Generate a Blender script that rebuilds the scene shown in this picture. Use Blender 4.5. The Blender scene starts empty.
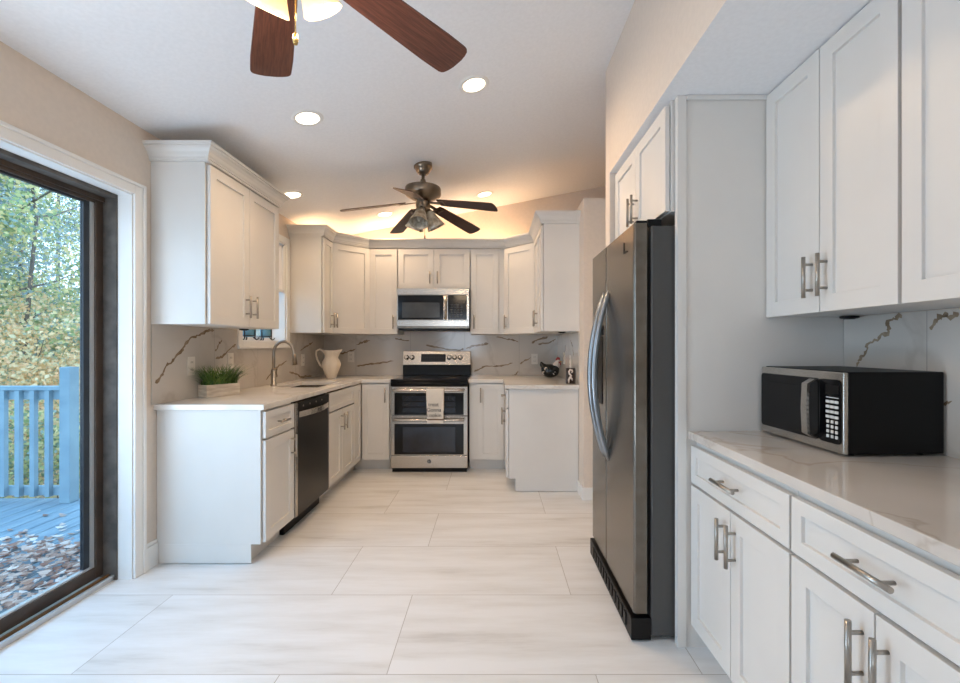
import bpy, bmesh, math, random
from mathutils import Vector, Matrix
random.seed(7)
PI = math.pi
SC = bpy.context.scene
COL = SC.collection

# ------------------------------------------------------------------ camera, world, lights, exposure
CAMZ = 1.25
F = 448.0
VX, VY = 493.0, 345.5
cam = bpy.data.cameras.new('camera')
cam.sensor_fit = 'HORIZONTAL'; cam.sensor_width = 36.0
cam.lens = F / 960.0 * 36.0
cam.shift_x = -(VX - 480.0) / 960.0
cam.shift_y = (VY - 341.5) / 960.0
cam.clip_start = 0.02; cam.clip_end = 300
camo = bpy.data.objects.new('camera', cam); COL.objects.link(camo)
camo.location = (0, 0, CAMZ); camo.rotation_euler = (PI/2, 0, 0)
SC.camera = camo

SC.view_settings.view_transform = 'Standard'
SC.view_settings.look = 'None'
SC.view_settings.gamma = 1.0
SC.view_settings.use_curve_mapping = False
SC.view_settings.exposure = 0.05

world = bpy.data.worlds.new('overcast_sky'); SC.world = world
world.use_nodes = True
wn = world.node_tree.nodes; wl = world.node_tree.links
bg = wn['Background']
tc = wn.new('ShaderNodeTexCoord'); sep = wn.new('ShaderNodeSeparateXYZ')
rp = wn.new('ShaderNodeValToRGB')
rp.color_ramp.elements[0].position = 0.0; rp.color_ramp.elements[0].color = (0.64, 0.82, 1.0, 1)
rp.color_ramp.elements[1].position = 0.7; rp.color_ramp.elements[1].color = (0.40, 0.67, 1.0, 1)
wl.new(tc.outputs['Generated'], sep.inputs[0]); wl.new(sep.outputs['Z'], rp.inputs[0]); wl.new(rp.outputs[0], bg.inputs[0])
bg.inputs[1].default_value = 3.6

def lamp(name, kind, loc, rot, power, color, **kw):
    l = bpy.data.lights.new(name, kind); l.energy = power; l.color = color
    for k, v in kw.items(): setattr(l, k, v)
    o = bpy.data.objects.new(name, l); COL.objects.link(o)
    o.location = loc; o.rotation_euler = rot
    return o
# added rear and ceiling fills; daylight through the near leaf of the patio door
lamp('rear_fill', 'AREA', (-0.9, -2.82, 1.5), (PI/2, 0, 0), 16, (0.82, 0.89, 1.0), shape='RECTANGLE', size=1.0, size_y=1.0)  # added lamp behind the camera, frontal fill for faces turned this way
lamp('patio_daylight', 'AREA', (-2.35, 0.70, 1.45), (0, math.radians(-45), 0), 17, (0.40, 0.68, 1.0), shape='RECTANGLE', size=1.7, size_y=0.7)
lamp('ceiling_fill', 'AREA', (-2.35, 0.85, 0.55), (0, math.radians(-146), 0), 50, (0.72, 0.84, 1.0), shape='RECTANGLE', size=0.9, size_y=1.1)  # added lamp aimed upward to brighten the ceiling, standing in for deck bounce

# ------------------------------------------------------------------ materials
def lin(c):
    r = []
    for v in c:
        v /= 255.0
        r.append(v/12.92 if v <= 0.04045 else ((v+0.055)/1.055)**2.4)
    return (r[0], r[1], r[2], 1.0)
MATS = {}
def mat(name, rgb, rough=0.5, metal=0.0, rgb2=None, scale=8.0, stretch=(1,1,1), bump=0.0, spec=None, emit=None, estr=0.0, coat=0.0, lo=0.35, hi=0.65):
    m = bpy.data.materials.new(name); m.use_nodes = True
    n = m.node_tree.nodes; l = m.node_tree.links
    b = n['Principled BSDF']
    b.inputs['Roughness'].default_value = rough; b.inputs['Metallic'].default_value = metal
    if spec is not None: b.inputs['Specular IOR Level'].default_value = spec
    if coat: b.inputs['Coat Weight'].default_value = coat
    c1 = lin(rgb)
    c2 = lin(rgb2) if rgb2 else tuple(min(1, v*0.96) for v in c1[:3]) + (1,)
    t = n.new('ShaderNodeTexCoord'); mp = n.new('ShaderNodeMapping'); mp.inputs['Scale'].default_value = stretch
    nz = n.new('ShaderNodeTexNoise'); nz.inputs['Scale'].default_value = scale; nz.inputs['Detail'].default_value = 4
    r = n.new('ShaderNodeValToRGB'); r.color_ramp.elements[0].position = lo; r.color_ramp.elements[1].position = hi
    r.color_ramp.elements[0].color = c1; r.color_ramp.elements[1].color = c2
    l.new(t.outputs['Object'], mp.inputs[0]); l.new(mp.outputs[0], nz.inputs['Vector']); l.new(nz.outputs[0], r.inputs[0])
    l.new(r.outputs[0], b.inputs['Base Color'])
    if bump:
        bp = n.new('ShaderNodeBump'); bp.inputs['Strength'].default_value = bump; bp.inputs['Distance'].default_value = 0.002
        l.new(nz.outputs[0], bp.inputs['Height']); l.new(bp.outputs[0], b.inputs['Normal'])
    if emit:
        b.inputs['Emission Color'].default_value = lin(emit); b.inputs['Emission Strength'].default_value = estr
    MATS[name] = m
    return m

WHITE = mat('cabinet_white_paint', (224, 221, 216), 0.38, scale=3)
TRIM = mat('trim_white_paint', (240, 239, 236), 0.4, scale=3)
WALL = mat('wall_beige_paint', (227, 214, 200), 0.85, scale=40, bump=0.05)
CEIL = mat('ceiling_white_paint', (243, 243, 244), 0.9, scale=60, bump=0.08)
STEEL = mat('brushed_steel', (196, 190, 182), 0.24, 0.95, (176, 170, 162), 30, (1, 1, 30))
SLATE = mat('dark_steel', (126, 119, 110), 0.25, 0.9, (114, 107, 98), 20, (1, 30, 1))
HSTEEL = mat('fridge_handle_steel', (150, 154, 158), 0.28, 0.9)
FSIDE = mat('fridge_side_grey', (78, 77, 76), 0.45, 0.2, scale=60, bump=0.05)
NICKEL = mat('nickel_pull', (168, 162, 154), 0.3, 0.95)
BRONZE = mat('antique_nickel', (138, 124, 108), 0.3, 0.95)
BLACK = mat('black_plastic', (13, 13, 14), 0.4, spec=0.25)
BGLASS = mat('black_glass', (11, 11, 13), 0.12, spec=0.3)
DWDOOR = mat('black_stainless', (40, 37, 34), 0.3, 0.3, (30, 28, 26), 20, (20, 20, 1))
OVENG = mat('oven_window_glass', (38, 44, 58), 0.08, rgb2=(26, 28, 34), scale=3)
MWMESH = mat('microwave_window_mesh', (66, 66, 64), 0.2, rgb2=(52, 52, 50), scale=5)
DARKGAP = mat('dark_gap', (30, 28, 26), 0.8)
DOORDK = mat('door_dark_brown_metal', (78, 64, 54), 0.5, rgb2=(60, 50, 43))
DOORGR = mat('door_weathered_frame', (98, 91, 84), 0.65, rgb2=(70, 65, 61), scale=14, bump=0.2)
GASKET = mat('door_gasket_grey', (40, 46, 54), 0.4)
ALU = mat('bare_aluminium', (205, 208, 210), 0.35, 0.6)
BRASSD = mat('worn_brass_track', (130, 95, 60), 0.5, 0.4)
WOODRED = mat('mahogany_blade', (104, 62, 48), 0.35, rgb2=(76, 40, 31), scale=14, stretch=(1, 14, 14))
WOODDK = mat('dark_walnut_blade', (74, 50, 42), 0.4, rgb2=(54, 36, 31), scale=14, stretch=(1, 14, 14))
WALBACK = mat('light_blade_edge', (220, 210, 200), 0.5)
BRASS = mat('polished_brass', (226, 190, 120), 0.22, 0.95)
SHLIT = mat('lit_frosted_glass', (255, 240, 210), 0.4, emit=(255, 214, 140), estr=0.55)
SHOFF = mat('mottled_grey_glass', (196, 188, 172), 0.3, rgb2=(140, 130, 114), scale=30)
LENS = mat('recessed_lens', (255, 246, 230), 0.5, emit=(255, 232, 196), estr=6.0)
CERAM = mat('cream_ceramic', (226, 214, 196), 0.3, scale=5)
GRASS = mat('artificial_grass', (92, 132, 54), 0.6, rgb2=(46, 78, 34), scale=60)
GRASS2 = mat('artificial_grass_tips', (128, 150, 74), 0.6, rgb2=(84, 116, 48), scale=60)
PLANTER = mat('whitewashed_wood', (216, 206, 190), 0.7, rgb2=(186, 172, 154), scale=10, stretch=(1, 1, 6))
OUTLET = mat('outlet_white_plastic', (226, 220, 210), 0.4)
CLOTH = mat('towel_cream_cotton', (232, 226, 216), 0.9, scale=90, bump=0.2)
INK = mat('towel_ink', (40, 37, 36), 0.8)
STRIPE = mat('towel_stripe', (120, 100, 84), 0.9)
ROOST = mat('rooster_black_glaze', (20, 22, 24), 0.2, rgb2=(34, 40, 40), scale=20)
ROOSTW = mat('rooster_white_glaze', (226, 216, 208), 0.3)
RED = mat('rooster_red_glaze', (150, 36, 34), 0.3)
YEL = mat('rooster_beak_yellow', (190, 140, 60), 0.4)
CANB = mat('dark_brown_glaze', (52, 36, 28), 0.3, rgb2=(38, 26, 20))
BLUEG = mat('blue_jar_glass', (130, 182, 204), 0.1, rgb2=(90, 146, 174), scale=6)
IRON = mat('black_wrought_iron', (26, 28, 34), 0.5)
CURT = mat('white_sheer_cloth', (240, 240, 242), 0.9)
DECK = mat('deck_blue_grey_boards', (128, 152, 164), 0.7, rgb2=(104, 130, 146), scale=5, stretch=(8, 1, 1))
RAILM = mat('railing_blue_grey_paint', (136, 164, 176), 0.7, rgb2=(122, 150, 164), scale=6)
GROUND = mat('leaf_strewn_ground', (150, 132, 108), 0.95, rgb2=(108, 104, 84), scale=3)
BARK = mat('grey_bark', (120, 112, 104), 0.9, rgb2=(84, 78, 74), scale=12, stretch=(4, 4, 1), bump=0.4)
KEY = mat('keypad_white', (220, 220, 218), 0.5)
BLACKCASE = mat('black_painted_case', (10, 10, 11), 0.45, spec=0.2)
DISP = mat('unlit_display', (30, 14, 10), 0.15)

def leafmat(name, cols):
    m = bpy.data.materials.new(name); m.use_nodes = True
    n = m.node_tree.nodes; l = m.node_tree.links; b = n['Principled BSDF']
    g = n.new('ShaderNodeNewGeometry'); r = n.new('ShaderNodeValToRGB'); r.color_ramp.interpolation = 'CONSTANT'
    e = r.color_ramp.elements
    while len(e) < len(cols): e.new(0.5)
    for i, c in enumerate(cols):
        e[i].position = i/len(cols); e[i].color = lin(c)
    l.new(g.outputs['Random Per Island'], r.inputs[0]); l.new(r.outputs[0], b.inputs['Base Color'])
    b.inputs['Roughness'].default_value = 0.6
    tl = n.new('ShaderNodeBsdfTranslucent'); mx = n.new('ShaderNodeMixShader'); mx.inputs[0].default_value = 0.45
    l.new(r.outputs[0], tl.inputs['Color']); l.new(b.outputs[0], mx.inputs[1]); l.new(tl.outputs[0], mx.inputs[2]); l.new(mx.outputs[0], n['Material Output'].inputs['Surface'])
    return m
LEAFG = leafmat('green_autumn_leaves', [(160, 178, 124), (190, 196, 140), (128, 150, 120), (216, 206, 150), (150, 172, 164), (230, 212, 156)])
LEAFY = leafmat('golden_autumn_leaves', [(240, 206, 156), (244, 222, 180), (222, 182, 132), (226, 212, 170), (176, 180, 150), (244, 204, 160)])
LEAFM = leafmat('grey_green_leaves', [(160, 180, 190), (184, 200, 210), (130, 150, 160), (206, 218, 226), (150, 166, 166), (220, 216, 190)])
LITTER = leafmat('fallen_brown_leaves', [(206, 172, 154), (184, 150, 134), (232, 212, 200), (150, 116, 102), (220, 198, 186), (244, 234, 228), (176, 132, 114)])

def glassmat():
    m = bpy.data.materials.new('window_pane_glass'); m.use_nodes = True
    n = m.node_tree.nodes; l = m.node_tree.links
    n.remove(n['Principled BSDF'])
    tr = n.new('ShaderNodeBsdfTransparent'); gl = n.new('ShaderNodeBsdfGlossy'); gl.inputs['Roughness'].default_value = 0.02
    tr.inputs['Color'].default_value = (0.94, 0.97, 0.98, 1)
    lw_ = n.new('ShaderNodeLayerWeight'); lw_.inputs['Blend'].default_value = 0.5
    pw_ = n.new('ShaderNodeMath'); pw_.operation = 'POWER'; pw_.inputs[1].default_value = 5.0
    fr = n.new('ShaderNodeMath'); fr.operation = 'MULTIPLY_ADD'; fr.inputs[1].default_value = 0.45; fr.inputs[2].default_value = 0.025
    l.new(lw_.outputs['Facing'], pw_.inputs[0]); l.new(pw_.outputs[0], fr.inputs[0])
    mx = n.new('ShaderNodeMixShader')
    l.new(fr.outputs[0], mx.inputs[0]); l.new(tr.outputs[0], mx.inputs[1]); l.new(gl.outputs[0], mx.inputs[2])
    l.new(mx.outputs[0], n['Material Output'].inputs['Surface'])
    return m
GLASS = glassmat()

def floormat():
    m = bpy.data.materials.new('floor_porcelain_tile'); m.use_nodes = True
    n = m.node_tree.nodes; l = m.node_tree.links; b = n['Principled BSDF']
    def M(op, a, bb=None, c=None):
        x = n.new('ShaderNodeMath'); x.operation = op
        for i, v in enumerate((a, bb, c)):
            if v is None: continue
            if isinstance(v, (int, float)): x.inputs[i].default_value = v
            else: l.new(v, x.inputs[i])
        return x.outputs[0]
    t = n.new('ShaderNodeTexCoord'); s = n.new('ShaderNodeSeparateXYZ'); l.new(t.outputs['Object'], s.inputs[0])
    H, L = 0.5433, 1.2
    v = M('DIVIDE', M('SUBTRACT', s.outputs[1], 1.702 - 20*H), H)
    row = M('FLOOR', v); fv = M('SUBTRACT', v, row)
    par = M('MODULO', row, 2.0)            # row 20 (Y 1.70..2.245) even
    u = M('DIVIDE', M('ADD', M('SUBTRACT', s.outputs[0], -0.404 - 12.0), M('MULTIPLY', par, -0.794)), L)
    cu = M('FLOOR', u); fu = M('SUBTRACT', u, cu)
    du = M('MULTIPLY', M('MINIMUM', fu, M('SUBTRACT', 1.0, fu)), L)
    dv = M('MULTIPLY', M('MINIMUM', fv, M('SUBTRACT', 1.0, fv)), H)
    grout = M('LESS_THAN', M('MINIMUM', du, dv), 0.0016)
    cb = n.new('ShaderNodeCombineXYZ'); l.new(cu, cb.inputs[0]); l.new(row, cb.inputs[1])
    wn_ = n.new('ShaderNodeTexWhiteNoise'); wn_.noise_dimensions = '2D'; l.new(cb.outputs[0], wn_.inputs['Vector'])
    off = n.new('ShaderNodeVectorMath'); off.operation = 'SCALE'; off.inputs['Scale'].default_value = 30; l.new(wn_.outputs['Color'], off.inputs[0])
    ad = n.new('ShaderNodeVectorMath'); ad.operation = 'ADD'; l.new(t.outputs['Object'], ad.inputs[0]); l.new(off.outputs[0], ad.inputs[1])
    mp = n.new('ShaderNodeMapping'); mp.inputs['Scale'].default_value = (1.3, 9.0, 1); l.new(ad.outputs[0], mp.inputs[0])
    nz = n.new('ShaderNodeTexNoise'); nz.inputs['Scale'].default_value = 1.0; nz.inputs['Detail'].default_value = 6; nz.inputs['Roughness'].default_value = 0.62
    l.new(mp.outputs[0], nz.inputs['Vector'])
    r = n.new('ShaderNodeValToRGB'); e = r.color_ramp.elements
    e[0].position = 0.30; e[0].color = lin((204, 202, 198)); e[1].position = 0.60; e[1].color = lin((232, 232, 232))
    x = e.new(0.42); x.color = lin((222, 221, 219))
    l.new(nz.outputs[0], r.inputs[0])
    mx = n.new('ShaderNodeMix'); mx.data_type = 'RGBA'; mx.inputs[7].default_value = lin((176, 170, 163))
    l.new(grout, mx.inputs[0]); l.new(r.outputs[0], mx.inputs[6]); l.new(mx.outputs[2], b.inputs['Base Color'])
    b.inputs['Roughness'].default_value = 0.38
    return m
FLOORM = floormat()

def stonemat(name, base, vein, rough, vscale, thin):
    m = bpy.data.materials.new(name); m.use_nodes = True
    n = m.node_tree.nodes; l = m.node_tree.links; b = n['Principled BSDF']
    t = n.new('ShaderNodeTexCoord')
    nz = n.new('ShaderNodeTexNoise'); nz.inputs['Scale'].default_value = vscale; nz.inputs['Detail'].default_value = 5; nz.inputs['Distortion'].default_value = 0.6
    l.new(t.outputs['Object'], nz.inputs['Vector'])
    s = n.new('ShaderNodeMath'); s.operation = 'SUBTRACT'; s.inputs[1].default_value = 0.5; l.new(nz.outputs[0], s.inputs[0])
    a = n.new('ShaderNodeMath'); a.operation = 'ABSOLUTE'; l.new(s.outputs[0], a.inputs[0])
    r = n.new('ShaderNodeValToRGB'); e = r.color_ramp.elements
    e[0].position = 0.0; e[0].color = lin(vein); e[1].position = thin; e[1].color = lin(base)
    l.new(a.outputs[0], r.inputs[0])
    n2 = n.new('ShaderNodeTexNoise'); n2.inputs['Scale'].default_value = 2.2; n2.inputs['Detail'].default_value = 3; l.new(t.outputs['Object'], n2.inputs['Vector'])
    r2 = n.new('ShaderNodeValToRGB'); e2 = r2.color_ramp.elements
    e2[0].position = 0.35; e2[0].color = (0.88, 0.87, 0.86, 1); e2[1].position = 0.65; e2[1].color = (1, 1, 1, 1); l.new(n2.outputs[0], r2.inputs[0])
    mx = n.new('ShaderNodeMix'); mx.data_type = 'RGBA'; mx.blend_type = 'MULTIPLY'; mx.inputs[0].default_value = 1.0
    l.new(r.outputs[0], mx.inputs[6]); l.new(r2.outputs[0], mx.inputs[7]); l.new(mx.outputs[2], b.inputs['Base Color'])
    b.inputs['Roughness'].default_value = rough
    return m
QUARTZ = stonemat('white_quartz_worktop', (230, 226, 220), (218, 211, 203), 0.14, 1.2, 0.012)
QUARTZR = stonemat('shaded_quartz_worktop', (214, 207, 199), (196, 186, 175), 0.10, 1.6, 0.012)  # same white quartz, darkened to carry the shade under the wall cabinets
SPLASH = stonemat('grey_marble_tile', (208, 202, 194), (196, 189, 180), 0.12, 1.4, 0.03)
VEIN = mat('brown_marble_vein', (128, 108, 86), 0.14, rgb2=(160, 142, 120), scale=22)
SEAM = mat('tile_seam', (148, 142, 136), 0.6)

# ------------------------------------------------------------------ mesh helpers
class MB:
    def __init__(self):
        self.bm = bmesh.new(); self.mi = 0
    def face(self, pts, mi=None):
        f = self.bm.faces.new([self.bm.verts.new(p) for p in pts]); f.material_index = self.mi if mi is None else mi
        return f
    def box(self, x0, x1, y0, y1, z0, z1, M=None):
        P = [(x0,y0,z0),(x1,y0,z0),(x1,y1,z0),(x0,y1,z0),(x0,y0,z1),(x1,y0,z1),(x1,y1,z1),(x0,y1,z1)]
        v = [self.bm.verts.new((M @ Vector(p)) if M else p) for p in P]
        for q in ((0,3,2,1),(4,5,6,7),(0,1,5,4),(1,2,6,5),(2,3,7,6),(3,0,4,7)):
            f = self.bm.faces.new([v[i] for i in q]); f.material_index = self.mi
        return self
    def prism(self, poly, z0, z1, fn=None):
        """poly: CCW list of (a,b); fn(a,b,c) -> xyz (default xy plane extruded in z)"""
        fn = fn or (lambda a, b, c: (a, b, c))
        lo = [self.bm.verts.new(fn(a, b, z0)) for a, b in poly]; hi = [self.bm.verts.new(fn(a, b, z1)) for a, b in poly]
        n = len(poly)
        fs = [self.bm.faces.new(lo[::-1]), self.bm.faces.new(hi)]
        for i in range(n): fs.append(self.bm.faces.new((lo[i], lo[(i+1)%n], hi[(i+1)%n], hi[i])))
        for f in fs: f.material_index = self.mi
        return self
    def lathe(self, prof, c=(0,0,0), seg=24, M=None, flute=0, fd=0.0, cap=True):
        rings = []
        for r, z in prof:
            ring = []
            for i in range(seg):
                a = 2*PI*i/seg; rr = r*(1 + fd*math.cos(flute*a)) if flute else r
                p = Vector((rr*math.cos(a), rr*math.sin(a), z))
                if M: p = M @ p
                ring.append(self.bm.verts.new(p + Vector(c)))
            rings.append(ring)
        for a, b in zip(rings, rings[1:]):
            for i in range(seg):
                f = self.bm.faces.new((a[i], a[(i+1)%seg], b[(i+1)%seg], b[i])); f.material_index = self.mi; f.smooth = True
        if cap:
            f = self.bm.faces.new(rings[0][::-1]); f.material_index = self.mi
            f = self.bm.faces.new(rings[-1]); f.material_index = self.mi
        return self
    def tube(self, pts, r, seg=10, rs=None):
        pts = [Vector(p) for p in pts]; rings = []
        up = Vector((0, 0, 1))
        for i, p in enumerate(pts):
            t = (pts[min(i+1, len(pts)-1)] - pts[max(i-1, 0)]).normalized()
            if i == 0:
                u = t.cross(up)
                if u.length < 1e-3: u = t.cross(Vector((1, 0, 0)))
                u.normalize()
            else:
                u = (u - t*u.dot(t)).normalized()
            w = t.cross(u); rr = rs[i] if rs else r
            rings.append([self.bm.verts.new(p + (u*math.cos(2*PI*k/seg) + w*math.sin(2*PI*k/seg))*rr) for k in range(seg)])
        for a, b in zip(rings, rings[1:]):
            for k in range(seg):
                f = self.bm.faces.new((a[k], a[(k+1)%seg], b[(k+1)%seg], b[k])); f.smooth = True; f.material_index = self.mi
        for f in (self.bm.faces.new(rings[0][::-1]), self.bm.faces.new(rings[-1])): f.material_index = self.mi
        return self
    def ball(self, c, rx, ry, rz, M=None, seg=16, rings=10):
        v = []
        for j in range(1, rings):
            th = PI*j/rings
            row = []
            for i in range(seg):
                a = 2*PI*i/seg
                p = Vector((rx*math.sin(th)*math.cos(a), ry*math.sin(th)*math.sin(a), rz*math.cos(th)))
                if M: p = M @ p
                row.append(self.bm.verts.new(p + Vector(c)))
            v.append(row)
        t = Vector((0, 0, rz)); bt = Vector((0, 0, -rz))
        if M: t = M @ t; bt = M @ bt
        t = self.bm.verts.new(t + Vector(c)); bt = self.bm.verts.new(bt + Vector(c))
        fs = []
        for a, b in zip(v, v[1:]):
            for i in range(seg): fs.append(self.bm.faces.new((a[i], b[i], b[(i+1)%seg], a[(i+1)%seg])))
        for i in range(seg):
            fs.append(self.bm.faces.new((t, v[0][i], v[0][(i+1)%seg]))); fs.append(self.bm.faces.new((bt, v[-1][(i+1)%seg], v[-1][i])))
        for f in fs: f.smooth = True; f.material_index = self.mi
        return self
    def build(self, name, mats, parent=None, bevel=0.0, fix=True, loc=None, rot=None):
        me = bpy.data.meshes.new(name)
        if fix: bmesh.ops.recalc_face_normals(self.bm, faces=self.bm.faces[:])
        self.bm.to_mesh(me); self.bm.free()
        for m in (mats if isinstance(mats, (list, tuple)) else [mats]): me.materials.append(m)
        o = bpy.data.objects.new(name, me); COL.objects.link(o)
        if parent: o.parent = parent
        if loc: o.location = loc
        if rot: o.rotation_euler = rot
        if bevel:
            b = o.modifiers.new('bevel', 'BEVEL'); b.width = bevel; b.segments = 2; b.limit_method = 'ANGLE'; b.angle_limit = math.radians(40)
        return o

def thing(name, label, cat, loc=(0,0,0), rotz=0.0, group=None):
    o = bpy.data.objects.new(name, None); COL.objects.link(o)
    o.empty_display_size = 0.05
    o.location = loc; o.rotation_euler = (0, 0, math.radians(rotz))
    o['label'] = label; o['category'] = cat
    if group: o['group'] = group
    return o
def tag(o, label, cat, group=None, kind=None):
    if label: o['label'] = label
    if cat: o['category'] = cat
    if group: o['group'] = group
    if kind: o['kind'] = kind
    return o
def struct(o, label=None):
    o['kind'] = 'structure'
    if label: o['label'] = label
    return o
def srt(name, label=None, loc=(0,0,0)):
    o = bpy.data.objects.new(name, None); COL.objects.link(o); o.location = loc
    return struct(o, label)
def text_mesh(s, size, m, name, parent, loc, rot, extrude=0.0004, align='CENTER'):
    c = bpy.data.curves.new(name, 'FONT'); c.body = s; c.size = size; c.align_x = align; c.align_y = 'CENTER'; c.extrude = extrude
    t = bpy.data.objects.new(name + '_curve', c); COL.objects.link(t)
    dg = bpy.context.evaluated_depsgraph_get()
    me = bpy.data.meshes.new_from_object(t.evaluated_get(dg))
    bpy.data.objects.remove(t); bpy.data.curves.remove(c)
    me.materials.clear(); me.materials.append(m)
    o = bpy.data.objects.new(name, me); COL.objects.link(o); o.parent = parent; o.location = loc; o.rotation_euler = rot
    return o

# ------------------------------------------------------------------ room shell
WLX, WBY, PX, RX, UX = -1.93, 5.09, 0.735, 1.46, 0.70
SOF = 2.285
def cz(x): return 2.8174 + 0.194*x
Y0 = -2.7
b = MB(); b.box(-2.13, 1.6, Y0, 5.2, -0.08, 0.0)
struct(b.build('floor', FLOORM))
b = MB()
b.prism([(-2.14, cz(-2.14)), (1.62, cz(1.62)), (1.62, cz(1.62)+0.1), (-2.14, cz(-2.14)+0.1)], Y0-0.12, 5.22, lambda a, z, y: (a, y, z))
struct(b.build('ceiling', CEIL))
# left wall with the patio door and window openings
DY0, DY1, DZ = 0.57, 2.40, 2.06
NY0, NY1, NZ0, NZ1 = 3.43, 4.165, 1.285, 2.19
b = MB(); XO = -2.13
def lw(y0, y1, z0, z1):
    b.box(XO, WLX, y0, y1, z0, z1)
TOPZ = 2.425
lw(Y0, DY0, 0, TOPZ); lw(DY0, DY1, DZ, TOPZ); lw(DY1, NY0, 0, TOPZ)
lw(NY0, NY1, 0, NZ0); lw(NY0, NY1, NZ1, TOPZ); lw(NY1, WBY, 0, TOPZ)
b.prism([(XO, TOPZ-0.001), (WLX, TOPZ-0.001), (WLX, cz(WLX)), (XO, cz(XO))], Y0, WBY, lambda a, z, y: (a, y, z))
struct(b.build('wall_left', WALL))
b = MB(); b.prism([(XO, 0), (1.6, 0), (1.6, cz(1.6)), (XO, cz(XO))], WBY, WBY+0.1, lambda a, z, y: (a, y, z))
struct(b.build('wall_back', WALL))
b = MB(); b.prism([(PX, 0), (RX, 0), (RX, 2.445), (PX, 2.445)], 3.63, WBY, lambda a, z, y: (a, y, z))
struct(b.build('wall_partition', WALL))
b = MB(); b.box(UX, RX, 2.69, 2.785, 0, SOF)
struct(b.build('wall_alcove', WALL))
b = MB(); b.prism([(UX, SOF), (RX, SOF), (RX, cz(RX)), (UX, cz(UX))], Y0, 2.785, lambda a, z, y: (a, y, z))
o = b.build('wall_soffit', [WALL, CEIL]); struct(o)
for p in o.data.polygons:
    if p.normal.z < -0.9: p.material_index = 1
b = MB(); b.prism([(RX, 0), (1.6, 0), (1.6, cz(1.6)), (RX, cz(RX))], Y0, WBY, lambda a, z, y: (a, y, z))
struct(b.build('wall_right', WALL))
# unseen wall behind the camera, its window added to let in fill light
b = MB()
b.box(XO, -1.5, Y0-0.1, Y0, 0, 2.43); b.prism([(-0.3, 0), (1.6, 0), (1.6, cz(1.6)), (-0.3, cz(-0.3))], Y0-0.1, Y0, lambda a, z, y: (a, y, z))
b.box(-1.5, -0.3, Y0-0.1, Y0, 0, 0.9)
b.prism([(-1.5, 2.1), (-0.3, 2.1), (-0.3, cz(-0.3)), (-1.5, cz(-1.5))], Y0-0.1, Y0, lambda a, z, y: (a, y, z))
struct(b.build('wall_behind', WALL))
w = srt('fill_window', None, (0, Y0, 0))
b = MB()
for x0, x1, z0, z1 in ((-1.5, -1.44, 0.9, 2.1), (-0.36, -0.3, 0.9, 2.1), (-1.44, -0.36, 0.9, 0.96), (-1.44, -0.36, 2.04, 2.1), (-0.93, -0.87, 0.96, 2.04)):
    b.box(x0, x1, -0.08, -0.02, z0, z1)
b.build('window_frame', TRIM, w)

# baseboards
def basebd(name, pts):
    b = MB()
    for (x0, x1, y0, y1) in pts:
        b.box(x0, x1, y0, y1, 0, 0.125)
        xm0, xm1, ym0, ym1 = x0, x1, y0, y1
        if x1-x0 < 0.03: xm0, xm1 = (x0, x0+0.009) if name.endswith('left') else (x1-0.009, x1)
        if y1-y0 < 0.03: ym0, ym1 = y1-0.009, y1
        b.box(xm0, xm1, ym0, ym1, 0.125, 0.145)
    return struct(b.build(name, TRIM, bevel=0.003))
basebd('baseboard_left', [(WLX, WLX+0.015, 2.472, 2.565), (WLX, WLX+0.015, Y0, 0.50)])
b = MB(); b.box(PX-0.014, PX, 3.616, 3.825, 0, 0.10); b.box(PX, RX, 3.616, 3.63, 0, 0.10)
struct(b.build('baseboard_partition', TRIM, bevel=0.003))

# patio door casing
b = MB()
for y0, y1, z0, z1 in ((DY1, DY1+0.07, 0, DZ+0.065), (DY0-0.07, DY0, 0, DZ+0.065), (DY0, DY1, DZ, DZ+0.065)):
    b.box(WLX, WLX+0.014, y0, y1, z0, z1)
for y0, y1, z0, z1 in ((DY1+0.05, DY1+0.07, 0, DZ+0.065), (DY0-0.07, DY0-0.05, 0, DZ+0.065), (DY0-0.05, DY1+0.05, DZ+0.047, DZ+0.065)):
    b.box(WLX+0.014, WLX+0.022, y0, y1, z0, z1)
struct(b.build('trim_1', TRIM, bevel=0.003), 'white casing around the patio door')
# jamb lining of the opening
b = MB()
b.box(-2.005, WLX, DY1-0.006, DY1, 0, DZ); b.box(-2.005, WLX, DY0, DY0+0.006, 0, DZ); b.box(-2.005, WLX, DY0+0.006, DY1-0.006, DZ-0.006, DZ)
struct(b.build('trim_2', TRIM), 'white jamb lining of the patio door')

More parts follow.
